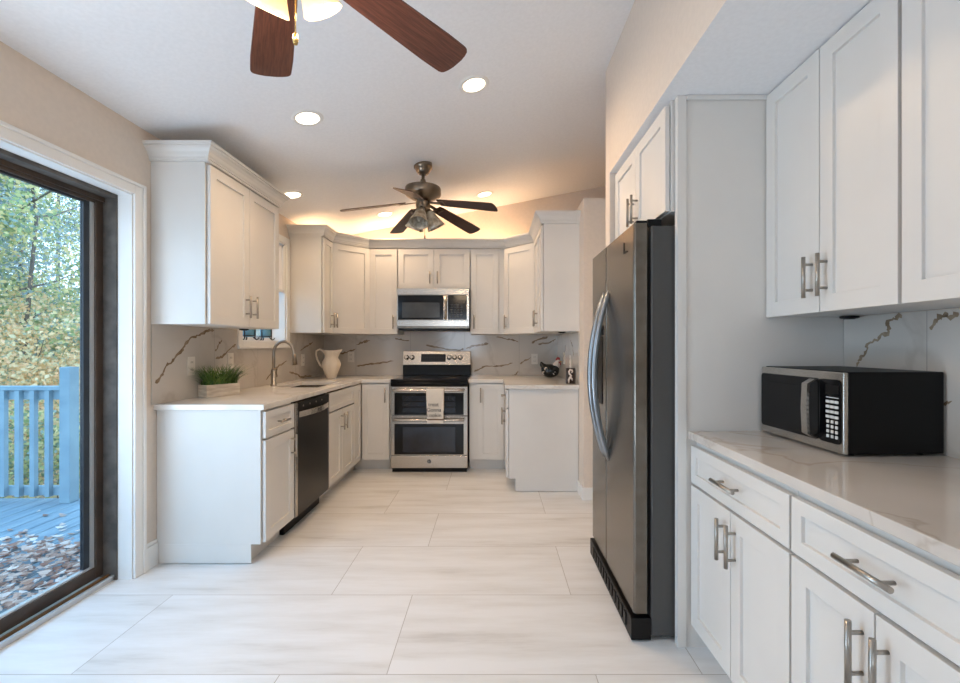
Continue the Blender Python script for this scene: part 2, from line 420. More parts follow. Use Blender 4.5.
# patio door
d = srt('door_1', 'dark brown sliding glass patio door onto the deck')
b = MB()
for y0, y1, z0, z1 in ((2.385, 2.40, 0, DZ), (0.57, 0.585, 0, DZ), (0.585, 2.385, 2.035, DZ-0.006)):
    b.box(-2.128, -2.005, y0, y1, z0, z1)
b.build('door_frame', DOORGR, d, bevel=0.002)
b = MB(); b.box(-2.09, -2.065, 0.585, 2.385, 2.012, 2.035); b.build('head_track', DOORDK, d)
b = MB(); b.box(-2.128, -2.02, 0.585, 2.385, 0.0, 0.018); b.box(-2.03, -2.015, 0.585, 2.385, 0.018, 0.03); b.build('sill', ALU, d, bevel=0.002)
b = MB(); b.box(-2.052, -2.042, 0.585, 2.385, 0.018, 0.034); b.build('track', BRASSD, d)
def leaf(y0, y1, xf, nm):
    b = MB()
    b.box(xf-0.035, xf, y1-0.045, y1, 0.03, 2.03); b.box(xf-0.035, xf, y0, y0+0.045, 0.03, 2.03)
    b.box(xf-0.035, xf, y0+0.045, y1-0.045, 0.03, 0.092); b.box(xf-0.035, xf, y0+0.045, y1-0.045, 1.995, 2.03)
    p = b.build(nm, DOORDK, d, bevel=0.003)
    b = MB()
    b.box(xf-0.03, xf-0.008, y1-0.067, y1-0.045, 0.092, 1.995); b.box(xf-0.03, xf-0.008, y0+0.045, y0+0.067, 0.092, 1.995)
    b.box(xf-0.03, xf-0.008, y0+0.067, y1-0.067, 0.092, 0.103)
    b.build('bead', ALU, p)
    b = MB()
    b.box(xf-0.032, xf-0.014, y1-0.10, y1-0.067, 0.103, 1.985); b.box(xf-0.032, xf-0.014, y0+0.067, y0+0.10, 0.103, 1.985)
    b.box(xf-0.032, xf-0.014, y0+0.067, y1-0.067, 1.985, 1.995)
    b.build('gasket', GASKET, p)
    b = MB(); b.box(xf-0.026, xf-0.020, y0+0.1, y1-0.1, 0.103, 1.985); b.build('glass', GLASS, p)
leaf(1.46, 2.385, -2.075, 'sliding_panel'); leaf(0.585, 1.50, -2.115+0.02-0.02, 'fixed_panel') if False else leaf(0.585, 1.455, -2.075, 'fixed_panel')

# sink window
wdw = srt('window_1', 'white framed window over the sink')
b = MB()
cw = 0.06
for y0, y1, z0, z1 in ((NY0-cw, NY0, NZ0-cw, NZ1+cw), (NY1, NY1+cw, NZ0-cw, NZ1+cw), (NY0, NY1, NZ0-cw, NZ0), (NY0, NY1, NZ1, NZ1+cw)):
    b.box(WLX, WLX+0.016, y0, y1, z0, z1)
b.box(WLX+0.016, WLX+0.024, NY0-cw, NY1+cw, NZ0-cw, NZ0-cw+0.02)
b.build('casing', TRIM, wdw, bevel=0.003)
b = MB()
b.box(-2.06, WLX, NY0, NY1, NZ0, NZ0+0.008); b.box(-2.06, WLX, NY0, NY1, NZ1-0.008, NZ1)
b.box(-2.06, WLX, NY0, NY0+0.008, NZ0+0.008, NZ1-0.008); b.box(-2.06, WLX, NY1-0.008, NY1, NZ0+0.008, NZ1-0.008)
b.build('jamb', TRIM, wdw)
b = MB()
for y0, y1, z0, z1 in ((NY0, NY0+0.05, NZ0, NZ1), (NY1-0.05, NY1, NZ0, NZ1), (NY0+0.05, NY1-0.05, NZ0, NZ0+0.05), (NY0+0.05, NY1-0.05, NZ1-0.05, NZ1), (3.775, 3.82, NZ0+0.05, NZ1-0.05), (NY0+0.05, NY1-0.05, 1.72, 1.75)):
    b.box(-2.12, -2.065, y0, y1, z0, z1)
b.build('sash_frame', TRIM, wdw, bevel=0.003)
b = MB(); b.box(-2.098, -2.092, NY0+0.05, NY1-0.05, NZ0+0.05, NZ1-0.05); b.build('glass', GLASS, wdw)

# ------------------------------------------------------------------ backsplashes
def smooth_line(pts, k=5):
    out = []
    for i in range(len(pts)-1):
        for j in range(k):
            t = j/k
            out.append(tuple(pts[i][q]*(1-t) + pts[i+1][q]*t + (random.uniform(-1, 1)*0.006 if j else 0) for q in (0, 1)))
    out.append(pts[-1]); return out
def splash(name, label, rects, plane, seams, veins):
    """rects in (u0,u1,z0,z1); plane(u,z,h) -> xyz with h the height off the wall"""
    b = MB()
    for u0, u1, z0, z1 in rects:
        c = [b.bm.verts.new(plane(u, z, h)) for h in (0.0012, 0.008) for u, z in ((u0, z0), (u1, z0), (u1, z1), (u0, z1))]
        for q in ((3,2,1,0),(4,5,6,7),(0,1,5,4),(1,2,6,5),(2,3,7,6),(3,0,4,7)): b.bm.faces.new([c[i] for i in q])
    for u, z0, z1 in seams:
        b.face([plane(u-0.0013, z0, 0.0084), plane(u+0.0013, z0, 0.0084), plane(u+0.0013, z1, 0.0084), plane(u-0.0013, z1, 0.0084)], 2)
    for pts, wd in veins:
        L = smooth_line(pts); n = len(L); pv = None
        for i, (u, z) in enumerate(L):
            a = L[max(i-1, 0)]; c = L[min(i+1, n-1)]
            dx, dz = c[0]-a[0], c[1]-a[1]; q = math.hypot(dx, dz) or 1
            ww = wd*(0.35 + 0.9*random.random())*(0.25 if i in (0, n-1) else 1)
            nx, nz_ = -dz/q*ww, dx/q*ww
            cur = (plane(u-nx, z-nz_, 0.0086), plane(u+nx, z+nz_, 0.0086))
            if pv: b.face([pv[0], cur[0], cur[1], pv[1]], 1)
            pv = cur
    o = b.build(name, [SPLASH, VEIN, SEAM], fix=True)
    return tag(o, label, 'backsplash')
def LW(x, y):
    D = F*1.922/(493.0-x); return (D, CAMZ - (y-VY)/F*D)
def BW(x, y):
    D = 5.082; return ((x-493.0)/F*D, CAMZ - (y-VY)/F*D)
def RW(x, y):
    D = F*1.452/(x-493.0); return (D, CAMZ - (y-VY)/F*D)
ZC, ZU = 0.9145, 1.3695
splash('backsplash', 'grey marble tile backsplash with brown veins behind the potted grass and faucet',
    [(2.525, NY0-cw-0.001, ZC, ZU), (NY0-cw-0.001, NY1+cw+0.001, ZC, NZ0-cw-0.001), (NY1+cw+0.001, WBY-0.009, ZC, ZU)],
    lambda u, z, h: (WLX+h, u, z), [(3.09, ZC, ZU), (3.66, ZC, 1.224), (4.3, ZC, ZU), (4.88, ZC, ZU)],
    [([LW(*p) for p in ((155,383),(163,374),(166,366),(173,360),(182,350),(186,343),(192,337),(200,335),(206,331),(214,330.5))], 0.010),
     ([LW(*p) for p in ((215,351),(217,349),(219,344),(222,340))], 0.008),
     ([LW(*p) for p in ((215.5,359),(222,357),(231,348),(236,344))], 0.008),
     ([LW(*p) for p in ((266,380),(274,370),(280,365),(287,361))], 0.008),
     ([LW(*p) for p in ((289,372),(296,374),(301,377),(312,376))], 0.010),
     ([LW(*p) for p in ((300,351),(307,346),(313,342))], 0.009)])
splash('backsplash', 'grey marble tile backsplash with brown veins behind the range',
    [(WLX, PX-0.001, ZC, ZU), (-1.012, -0.244, ZU, 1.41)],
    lambda u, z, h: (u, WBY-h, z), [(BW(356, 0)[0], ZC, ZU), (BW(410.5, 0)[0], ZC, 1.405), (BW(464.8, 0)[0], ZC, 1.405), (BW(519.2, 0)[0], ZC, ZU)],
    [([BW(*p) for p in ((356.5,344.7),(363,342),(370,340.5))], 0.013),
     ([BW(*p) for p in ((340,354),(348,352),(355.5,349))], 0.010),
     ([BW(*p) for p in ((356.5,366),(366,364.5),(377,363.4),(393.7,361))], 0.010),
     ([BW(*p) for p in ((395,338),(402,340),(409.5,340.5))], 0.008),
     ([BW(*p) for p in ((426,345),(437,347),(445,349),(459,350.5),(464,349))], 0.010),
     ([BW(*p) for p in ((465.5,349),(473,346),(481,345),(488.5,343.5))], 0.013),
     ([BW(*p) for p in ((474,371.6),(480,368.5),(487,366),(499,366),(513,363))], 0.009),
     ([BW(*p) for p in ((496,337),(506,339),(512,339.5),(518.5,342))], 0.008),
     ([BW(*p) for p in ((531.6,343),(537,340),(548,336.5))], 0.012),
     ([BW(*p) for p in ((538,344),(549,343),(556,339))], 0.009),
     ([BW(*p) for p in ((520,364),(524,361),(531,357.5))], 0.009),
     ([BW(*p) for p in ((511,376),(516,374.5),(518.5,371))], 0.008)])
splash('backsplash', 'short grey marble tile backsplash on the partition behind the black rooster',
    [(3.80, WBY-0.009, ZC, ZU)], lambda u, z, h: (PX-h, u, z), [(4.45, ZC, ZU)],
    [([(4.62, 1.05), (4.56, 1.12), (4.5, 1.22), (4.46, 1.26)], 0.012), ([(4.2, 1.3), (4.1, 1.25), (4.03, 1.15)], 0.010)])
splash('backsplash', 'cool grey marble tile backsplash behind the countertop microwave',
    [(0.2, 1.855, 0.8965, 1.366)], lambda u, z, h: (RX-h, u, z), [(RW(927, 0)[0], 0.897, 1.366), (0.92, 0.897, 1.366)],
    [([RW(*p) for p in ((902,315),(895,319),(887,323),(889,331),(879,338),(868,344),(866,352),(861,357),(857,367))], 0.008),
     ([RW(*p) for p in ((930,329),(936,321),(942,315),(948,317),(959,315))], 0.008),
     ([RW(*p) for p in ((930,405),(940,404),(952,401))], 0.006)])

# ------------------------------------------------------------------ cabinets
def shaker(b, x0, x1, z0, z1, y0=-0.023, y1=-0.004, st=0.058, rec=0.010):
    """shaker front: frame with a recessed centre panel, front face at y0"""
    xi0, xi1, zi0, zi1 = x0+st, x1-st, z0+st, z1-st
    V = lambda x, y, z: b.bm.verts.new((x, y, z))
    O = [V(x0,y0,z0), V(x1,y0,z0), V(x1,y0,z1), V(x0,y0,z1)]
    I = [V(xi0,y0,zi0), V(xi1,y0,zi0), V(xi1,y0,zi1), V(xi0,y0,zi1)]
    e = 0.0006
    R = [V(xi0+e,y0+rec,zi0+e), V(xi1-e,y0+rec,zi0+e), V(xi1-e,y0+rec,zi1-e), V(xi0+e,y0+rec,zi1-e)]
    B = [V(x0,y1,z0), V(x1,y1,z0), V(x1,y1,z1), V(x0,y1,z1)]
    for i in range(4):
        j = (i+1) % 4
        for q in ((O[i],O[j],I[j],I[i]), (I[i],I[j],R[j],R[i]), (O[j],O[i],B[i],B[j])): b.bm.faces.new(q)
    b.bm.faces.new(R); b.bm.faces.new(B[::-1])
def pull(parent, x, z, vert=True, L=0.145, y=-0.023):
    b = MB(); h = L/2; yy = y - 0.032
    if vert:
        b.tube([(x, yy, z-h), (x, yy, z+h)], 0.0068, 12)
        for s in (-1, 1): b.tube([(x, y+0.001, z+s*h*0.62), (x, yy, z+s*h*0.62)], 0.0048, 10)
    else:
        b.tube([(x-h, yy, z), (x+h, yy, z)], 0.0068, 12)
        for s in (-1, 1): b.tube([(x+s*h*0.62, y+0.001, z), (x+s*h*0.62, yy, z)], 0.0048, 10)
    return b.build('handle', NICKEL, parent)
def front(root, kind, x0, x1, z0, z1, handle=None, st=0.058, L=0.145):
    b = MB(); shaker(b, x0+0.002, x1-0.002, z0, z1, st=st)
    o = b.build(kind, WHITE, root, bevel=0.0012)
    if handle:
        pull(o, handle[0], handle[1], handle[2], L)
    return o
def cab_body(root, w, d, z0, z1, toe=True, hollow=False, mname='body', tx0=0.0, tx1=None):
    b = MB()
    if hollow:
        t = 0.018
        b.box(0, t, 0, d, z0, z1); b.box(w-t, w, 0, d, z0, z1); b.box(t, w-t, 0, d, z0, z0+t); b.box(t, w-t, d-t, d, z0+t, z1)
    else: b.box(0, w, 0, d, z0, z1)
    o = b.build(mname, WHITE, root, bevel=0.001)
    if toe:
        b = MB(); b.box(tx0, w if tx1 is None else tx1, 0.075, d, 0, z0-0.0005); b.build('toe_kick', WHITE, root)
    return o
BT = 0.881         # base cabinet top
BZ = 0.112
DTOP, DBOT, DRT, DRB = 0.702, 0.118, 0.868, 0.715
XD = -1.33         # body front of the left run
# 1: end cabinet beside the dishwasher
c = thing('base_cabinet', 'white base cabinet with drawer and end panel at the near end beside the dishwasher', 'cabinet', (XD, 2.575, 0), 90, 'kitchen base cabinets')
cab_body(c, 0.372, 0.598, BZ, BT)
front(c, 'drawer', 0.0, 0.372, DRB, DRT, (0.186, 0.79, False), st=0.04, L=0.12)
front(c, 'door', 0.0, 0.372, DBOT, DTOP, (0.33, 0.60, True))
b = MB(); b.box(-0.012, -0.0005, 0.0, 0.55, BZ, BT); b.box(-0.012, -0.0005, 0.055, 0.55, 0.004, BZ); b.build('end_panel', WHITE, c, bevel=0.001)
b = MB(); b.box(-0.007, -0.0005, 0.552, 0.598, 0.0, BT); b.build('scribe_strip', WHITE, c, bevel=0.001)
# 2: sink base
c = thing('base_cabinet', 'white sink base cabinet with false drawer front between dishwasher and corner', 'cabinet', (XD, 3.562, 0), 90, 'kitchen base cabinets')
cab_body(c, 0.655, 0.598, BZ, BT, hollow=True)
front(c, 'drawer', 0, 0.655, DRB, DRT, None, st=0.04)
front(c, 'door', 0, 0.3275, DBOT, DTOP, (0.29, 0.60, True)); front(c, 'door', 0.3275, 0.655, DBOT, DTOP, (0.365, 0.60, True))
# 3: corner filler cabinet
c = thing('base_cabinet', 'narrow white corner base front between the sink cabinet and back wall cabinets', 'cabinet', (XD, 4.219, 0), 90, 'kitchen base cabinets')
cab_body(c, 0.228, 0.598, BZ, BT, tx1=0.324)
front(c, 'door', 0.0, 0.222, DBOT, DRT, None, st=0.05)
# 4: back-left base
BYF = 4.47
c = thing('base_cabinet', 'white full door base cabinet to the left of the range', 'cabinet', (-1.308, BYF, 0), 0, 'kitchen base cabinets')
cab_body(c, 0.286, 0.612, BZ, BT, tx0=-0.096)
front(c, 'door', 0.004, 0.28, DBOT, DRT, (0.24, 0.76, True))
# 5: back-right base
c = thing('base_cabinet', 'white full door base cabinet to the right of the range', 'cabinet', (-0.235, BYF, 0), 0, 'kitchen base cabinets')
cab_body(c, 0.36, 0.612, BZ, BT)
front(c, 'door', 0.075, 0.345, DBOT, DRT, (0.112, 0.76, True))
b = MB(); b.box(0.0, 0.073, -0.004, -0.0005, BZ, BT); b.build('filler', WHITE, c)
# 6: right run base
c = thing('base_cabinet', 'white base cabinet with plain end panel below the black rooster', 'cabinet', (0.137, 4.448, 0), -90, 'kitchen base cabinets')
cab_body(c, 0.606, 0.594, BZ, BT)
front(c, 'drawer', 0.02, 0.60, DRB, DRT, (0.31, 0.79, False), st=0.04)
front(c, 'door', 0.02, 0.31, DBOT, DTOP, (0.275, 0.60, True)); front(c, 'door', 0.31, 0.60, DBOT, DTOP, (0.345, 0.60, True))
b = MB(); b.box(0.6065, 0.618, 0.0, 0.594, BZ, BT); b.box(0.6065, 0.618, 0.055, 0.594, 0.006, BZ); b.build('end_panel', WHITE, c, bevel=0.001)

# right wall base cabinets
RBT = 0.8625
def rbase(y_far, w, label):
    c = thing('base_cabinet', label, 'cabinet', (0.84, y_far, 0), -90, 'right wall base cabinets')
    cab_body(c, w, 0.617, 0.098, RBT)
    front(c, 'drawer', 0.002, w-0.002, 0.687, 0.838, (w/2, 0.766, False), st=0.04, L=0.15)
    front(c, 'door', 0.002, w/2, 0.10, 0.676, (w/2-0.032, 0.57, True)); front(c, 'door', w/2, w-0.002, 0.10, 0.676, (w/2+0.032, 0.57, True))
rbase(1.853, 0.620, 'white base cabinet beside the fridge panel with one drawer over two doors')
rbase(1.2315, 0.545, 'white base cabinet nearest the camera with one drawer over two doors')
rbase(0.685, 0.545, 'white base cabinet under the near end of the right wall worktop')

# wall cabinets
UB, UT = 1.371, 2.286
def upper_body(root, w, d=0.305, z0=UB, z1=UT): return cab_body(root, w, d, z0, z1, toe=False)
HZ = 1.50
c = thing('wall_cabinet', 'large white two door wall cabinet with crown above the potted grass', 'cabinet', (-1.624, 2.525, 0), 90, 'kitchen wall cabinets')
upper_body(c, 0.835)
front(c, 'door', 0.012, 0.42, UB+0.002, UT-0.012, (0.378, HZ, True)); front(c, 'door', 0.42, 0.828, UB+0.002, UT-0.012, (0.462, HZ, True))
def crown(name, path, z0=2.2863, parent=None):
    prof = [(-0.03, 0), (0.012, 0), (0.012, 0.012), (0.018, 0.014), (0.018, 0.022), (0.024, 0.030), (0.030, 0.046), (0.042, 0.062), (0.053, 0.069), (0.053, 0.076), (0.062, 0.079), (0.062, 0.093), (-0.03, 0.093)]
    P = [Vector(p) for p in path]; n = len(P)
    def off(o):
        out = []
        for i in range(n):
            ds = []
            if i > 0: ds.append((P[i]-P[i-1]).normalized())
            if i < n-1: ds.append((P[i+1]-P[i]).normalized())
            ns = [Vector((d.y, -d.x)) for d in ds]
            if len(ns) == 1: out.append(P[i] + ns[0]*o)
            else:
                m = (ns[0]+ns[1]); m.normalize(); out.append(P[i] + m*(o/m.dot(ns[0])))
        return out
    b = MB(); rows = []
    for o_, z in prof: rows.append([b.bm.verts.new((p.x, p.y, z0+z)) for p in off(o_)])
    k = len(rows)
    for i in range(k):
        a, c_ = rows[i], rows[(i+1) % k]
        for j in range(n-1): b.bm.faces.new((a[j], a[j+1], c_[j+1], c_[j]))
    b.bm.faces.new([r[0] for r in rows]); b.bm.faces.new([r[-1] for r in rows][::-1])
    return b.build(name, WHITE, parent)
# its own crown, in the cabinet's local frame (local x runs along +Y world, local y towards the wall)
crown('crown', [(0.0, 0.3045), (0.0, -0.012), (0.835, -0.012), (0.835, 0.3045)][::1], parent=c) if False else None
b_cr = crown('crown', [(-1.929, 2.525), (-1.612, 2.525), (-1.612, 3.36), (-1.929, 3.36)])
b_cr.parent = c; b_cr.matrix_parent_inverse = Matrix.Translation((-1.624, 2.525, 0)).__matmul__(Matrix.Rotation(PI/2, 4, 'Z')).inverted()

c = thing('wall_cabinet', 'narrow white wall cabinet between the sink window and the left corner', 'cabinet', (-1.624, 4.242, 0), 90, 'kitchen wall cabinets')
upper_body(c, 0.238)
front(c, 'door', 0.008, 0.236, UB+0.002, UT-0.012, (0.19, HZ, True), st=0.05)
def diag(label, sx):
    """corner wall cabinet; sx=+1 left corner, -1 right corner"""
    x_w = WLX+0.001 if sx > 0 else PX-0.001
    X = lambda v: x_w + sx*v
    c = thing('wall_cabinet', label, 'cabinet', (X(0.0), 5.089, 0), 0, 'kitchen wall cabinets')
    b = MB(); poly = [(0, 0), (0, -0.607), (0.305, -0.607), (0.608, -0.304), (0.608, 0)]
    poly = [(sx*x, y) for x, y in poly]
    if sx < 0: poly = poly[::-1]
    b.prism(poly, UB, UT); b.build('body', WHITE, c, bevel=0.001)
    # door on the diagonal, built flat then turned
    b = MB(); shaker(b, -0.205, 0.205, UB+0.002, UT-0.012)
    ang = PI/4*sx
    mid = Vector((sx*0.4565, -0.4555, 0))
    o = b.build('door', WHITE, c, bevel=0.0012, loc=mid, rot=(0, 0, ang))
    pull(o, -0.17, HZ, True)
    return c
diag('white corner wall cabinet with angled door above the cream pitcher', 1)
c = thing('wall_cabinet', 'tall single door wall cabinet left of the stainless over range microwave', 'cabinet', (-1.319, 4.785, 0), 0, 'kitchen wall cabinets')
upper_body(c, 0.304); front(c, 'door', 0.005, 0.30, UB+0.002, UT-0.012, (0.262, HZ, True))
c = thing('wall_cabinet', 'short white two door wall cabinet on top of the over range microwave', 'cabinet', (-1.013, 4.785, 0), 0, 'kitchen wall cabinets')
upper_body(c, 0.77, z0=1.852)
front(c, 'door', 0.004, 0.385, 1.854, UT-0.012, (0.345, 1.97, True), L=0.13); front(c, 'door', 0.385, 0.766, 1.854, UT-0.012, (0.425, 1.97, True), L=0.13)
c = thing('wall_cabinet', 'tall single door wall cabinet right of the stainless over range microwave', 'cabinet', (-0.241, 4.785, 0), 0, 'kitchen wall cabinets')
upper_body(c, 0.366); front(c, 'door', 0.004, 0.302, UB+0.002, UT-0.012, (0.04, HZ, True))
b = MB(); b.box(0.304, 0.362, -0.006, -0.0005, UB, UT-0.012); b.build('filler', WHITE, c)
diag('white corner wall cabinet with angled door above the black rooster', -1)
c = thing('wall_cabinet', 'white wall cabinet with plain end panel beside the partition wall', 'cabinet', (0.43, 4.479, 0), -90, 'kitchen wall cabinets')
upper_body(c, 0.678, 0.304)
front(c, 'door', 0.01, 0.338, UB+0.002, UT-0.012, (0.30, HZ, True), st=0.05); front(c, 'door', 0.338, 0.668, UB+0.002, UT-0.012, (0.376, HZ, True), st=0.05)
k = crown('crown_molding', [(-1.929, 4.242), (-1.612, 4.242), (-1.612, 4.487), (-1.327, 4.772), (0.132, 4.772), (0.417, 4.487), (0.417, 3.801), (0.7345, 3.801)])
tag(k, 'continuous white crown molding along the tops of the back wall cabinets', 'molding')

# fridge alcove
c = thing('cabinet_side_panel', 'tall white panel between the fridge and the right wall worktop', 'panel', (0, 0, 0))
b = MB(); b.box(0.80, RX-0.001, 1.858, 1.876, 0, SOF-0.001); b.build('board', WHITE, c)
b = MB(); b.box(0.763, 0.80, 1.852, 1.880, 0, SOF-0.001); b.build('front_stile', WHITE, c, bevel=0.001)
b = MB(); b.box(0.80, 1.13, 1.846, 1.8575, SOF-0.02, SOF-0.001); b.build('scribe_molding', WHITE, c, bevel=0.003)
c = thing('wall_cabinet', 'white two door wall cabinet over the fridge under the soffit', 'cabinet', (0.75, 2.672, 0), -90)
upper_body(c, 0.785, 0.60, 1.815, SOF-0.002)
front(c, 'door', 0.003, 0.385, 1.818, 2.262, (0.355, 1.935, True)); front(c, 'door', 0.385, 0.782, 1.818, 2.262, (0.417, 1.935, True))

# right wall uppers
RUB, RUT = 1.368, SOF-0.004
def rupper(y_far, w, label, hz=1.52):
    c = thing('wall_cabinet', label, 'cabinet', (1.152, y_far, 0), -90, 'right wall upper cabinets')
    upper_body(c, w, 0.306, RUB, RUT)
    front(c, 'door', 0.002, w/2, RUB-0.002, RUT-0.002, (w/2-0.034, hz-0.03, True)); front(c, 'door', w/2, w-0.004, RUB-0.002, RUT-0.002, (w/2+0.034, hz-0.03, True))
    return c
rupper(1.856, 0.612, 'white two door wall cabinet next to the fridge panel above the black microwave')
rupper(1.2425, 0.70, 'white wall cabinet nearest the camera cut off by the picture edge')

# worktops
def cells(b, xs, ys, keep, z0, z1):
    V = {}
    def v(i, j, z):
        k_ = (i, j, z)
        if k_ not in V: V[k_] = b.bm.verts.new((xs[i], ys[j], z))
        return V[k_]
    nx, ny = len(xs)-1, len(ys)-1
    on = lambda i, j: 0 <= i < nx and 0 <= j < ny and keep(i, j)
    for i in range(nx):
        for j in range(ny):
            if not on(i, j): continue
            b.bm.faces.new((v(i,j,z1), v(i+1,j,z1), v(i+1,j+1,z1), v(i,j+1,z1)))
            b.bm.faces.new((v(i,j,z0), v(i,j+1,z0), v(i+1,j+1,z0), v(i+1,j,z0)))
            for (di, dj, p, q) in ((-1,0,(i,j+1),(i,j)), (1,0,(i+1,j),(i+1,j+1)), (0,-1,(i,j),(i+1,j)), (0,1,(i+1,j+1),(i,j+1))):
                if not on(i+di, j+dj): b.bm.faces.new((v(*p, z0), v(*q, z0), v(*q, z1), v(*p, z1)))
SX0, SX1, SY0, SY1 = -1.78, -1.41, 3.60, 4.17
b = MB(); cells(b, [WLX+0.0005, SX0, SX1, -1.303, -1.013], [2.545, SY0, SY1, 4.43, WBY-0.0005], lambda i, j: (i <= 2 and not (i == 1 and j == 1)) or j == 3, 0.882, 0.914)
tag(b.build('worktop', QUARTZ, bevel=0.002), 'white quartz worktop with the sink, running around the left corner', 'worktop')
b = MB(); cells(b, [-0.243, 0.10, PX-0.0005], [3.80, 4.43, WBY-0.0005], lambda i, j: i == 1 or j == 1, 0.882, 0.914)
tag(b.build('worktop', QUARTZ, bevel=0.002), 'short white quartz worktop under the black rooster right of the range', 'worktop')
b = MB(); b.box(0.809, RX-0.0005, 0.14, 1.857, 0.8645, 0.8955)
tag(b.build('worktop', QUARTZR, bevel=0.002), 'polished quartz worktop under the black countertop microwave', 'worktop')

# ------------------------------------------------------------------ sink, faucet
c = thing('kitchen_sink', 'stainless undermount sink set in the worktop below the window', 'sink', (0, 0, 0))
b = MB(); t = 0.004; z0, z1 = 0.70, 0.8815
x0, x1, y0, y1 = SX0-0.006, SX1+0.006, SY0-0.006, SY1+0.006
b.box(x0, x1, y0, y1, z0, z0+t); b.box(x0, x0+t, y0, y1, z0+t, z1); b.box(x1-t, x1, y0, y1, z0+t, z1); b.box(x0+t, x1-t, y0, y0+t, z0+t, z1); b.box(x0+t, x1-t, y1-t, y1, z0+t, z1)
b.build('bowl', STEEL, c)
b = MB(); b.lathe([(0.04, 0), (0.04, 0.004), (0.02, 0.003)], (-1.6, 3.9, z0+t), 20); b.build('drain', NICKEL, c)
c = thing('faucet', 'nickel gooseneck pull down faucet behind the sink', 'faucet', (-1.832, 3.74, 0.9142))
b = MB(); b.lathe([(0.027, 0), (0.027, 0.012), (0.021, 0.018), (0.021, 0.13), (0.017, 0.135)], seg=20); b.build('base', NICKEL, c)
b = MB(); pts = [(0, 0, 0.13), (0, 0, 0.26)]
for i in range(1, 13):
    a = PI - PI*i/12*1.02; pts.append((0.085 + 0.085*math.cos(a), 0, 0.27 + 0.1*math.sin(a)))
pts.append((0.172, 0, 0.255)); b.tube(pts, 0.0125, 14); b.build('spout', NICKEL, c)
b = MB(); b.tube([(0.172, 0, 0.262), (0.176, 0, 0.225), (0.180, 0, 0.175)], 0.016, 14, [0.014, 0.017, 0.02]); b.build('spray_head', BRONZE, c)
b = MB(); b.tube([(0.0, 0.018, 0.075), (0.0, 0.055, 0.078)], 0.011, 12); b.tube([(0.0, 0.045, 0.08), (0.0, 0.058, 0.15)], 0.006, 10); b.build('lever', BRONZE, c)

# ------------------------------------------------------------------ dishwasher
c = thing('dishwasher', 'black and stainless dishwasher between the two left base cabinets', 'dishwasher', (XD, 2.953, 0), 90)
w = 0.604
b = MB(); b.box(0, w, 0.0, 0.57, 0.10, 0.875); b.build('body', BLACK, c)
for xa, xb in ((0.0, 0.034), (w-0.012, w)):
    b = MB(); b.box(xa, xb, -0.03, -0.001, 0.115, 0.868); b.build('side_trim', STEEL, c, bevel=0.002)
b = MB(); b.box(0.036, w-0.014, -0.03, -0.001, 0.115, 0.775); b.build('door', DWDOOR, c, bevel=0.003)
b = MB(); b.box(0.036, w-0.014, -0.032, -0.001, 0.778, 0.868); p = b.build('control_panel', BLACK, c, bevel=0.003)
for i in range(4):
    b = MB(); b.lathe([(0.006, 0), (0.006, 0.003)], (0.11+0.11*i, -0.0325, 0.84), 12, Matrix.Rotation(PI/2, 4, 'X')); b.build('button', NICKEL, p)
b = MB(); pts = []
for i in range(13):
    t = i/12; pts.append((0.045 + t*(w-0.075), -0.036 - 0.035*math.sin(PI*t), 0.788))
L2 = []
for (x, y, z) in pts: L2.append([b.bm.verts.new(q) for q in ((x, y, z-0.02), (x, y, z+0.02), (x, y+0.012, z+0.02), (x, y+0.012, z-0.02))])
for a, e in zip(L2, L2[1:]):
    for i in range(4): b.bm.faces.new((a[i], a[(i+1)%4], e[(i+1)%4], e[i]))
b.bm.faces.new(L2[0]); b.bm.faces.new(L2[-1][::-1])
b.build('handle', STEEL, c, bevel=0.003)
b = MB(); b.box(0, w, 0.05, 0.5, 0.0, 0.099); b.build('kick_plate', BLACK, c)

# ------------------------------------------------------------------ range
c = thing('range', 'stainless double oven electric range with black glass cooktop', 'range', (-0.628, 4.40, 0))
hw = 0.378
b = MB(); b.box(-hw, hw, 0.035, 0.655, 0.03, 0.885); b.build('body', BLACK, c)
b = MB(); b.box(-hw, hw, -0.004, 0.60, 0.886, 0.918); b.box(-hw, hw, -0.004, 0.034, 0.848, 0.8855); b.build('cooktop', BGLASS, c, bevel=0.006)
for x, y, r in ((-0.19, 0.17, 0.1), (0.19, 0.17, 0.085), (-0.19, 0.44, 0.075), (0.19, 0.44, 0.1)):
    b = MB(); b.lathe([(r, 0), (r, 0.0006), (r-0.004, 0.0006), (r-0.004, 0)], (x, y, 0.9182), 36, cap=False); b.build('burner_ring', SLATE, c)
b = MB(); b.prism([(0.60, 0.919), (0.66, 0.919), (0.66, 1.185), (0.635, 1.185), (0.60, 1.03)], -hw, hw, lambda a, z, x: (x, a, z))
b.build('backguard', BLACK, c, bevel=0.002)
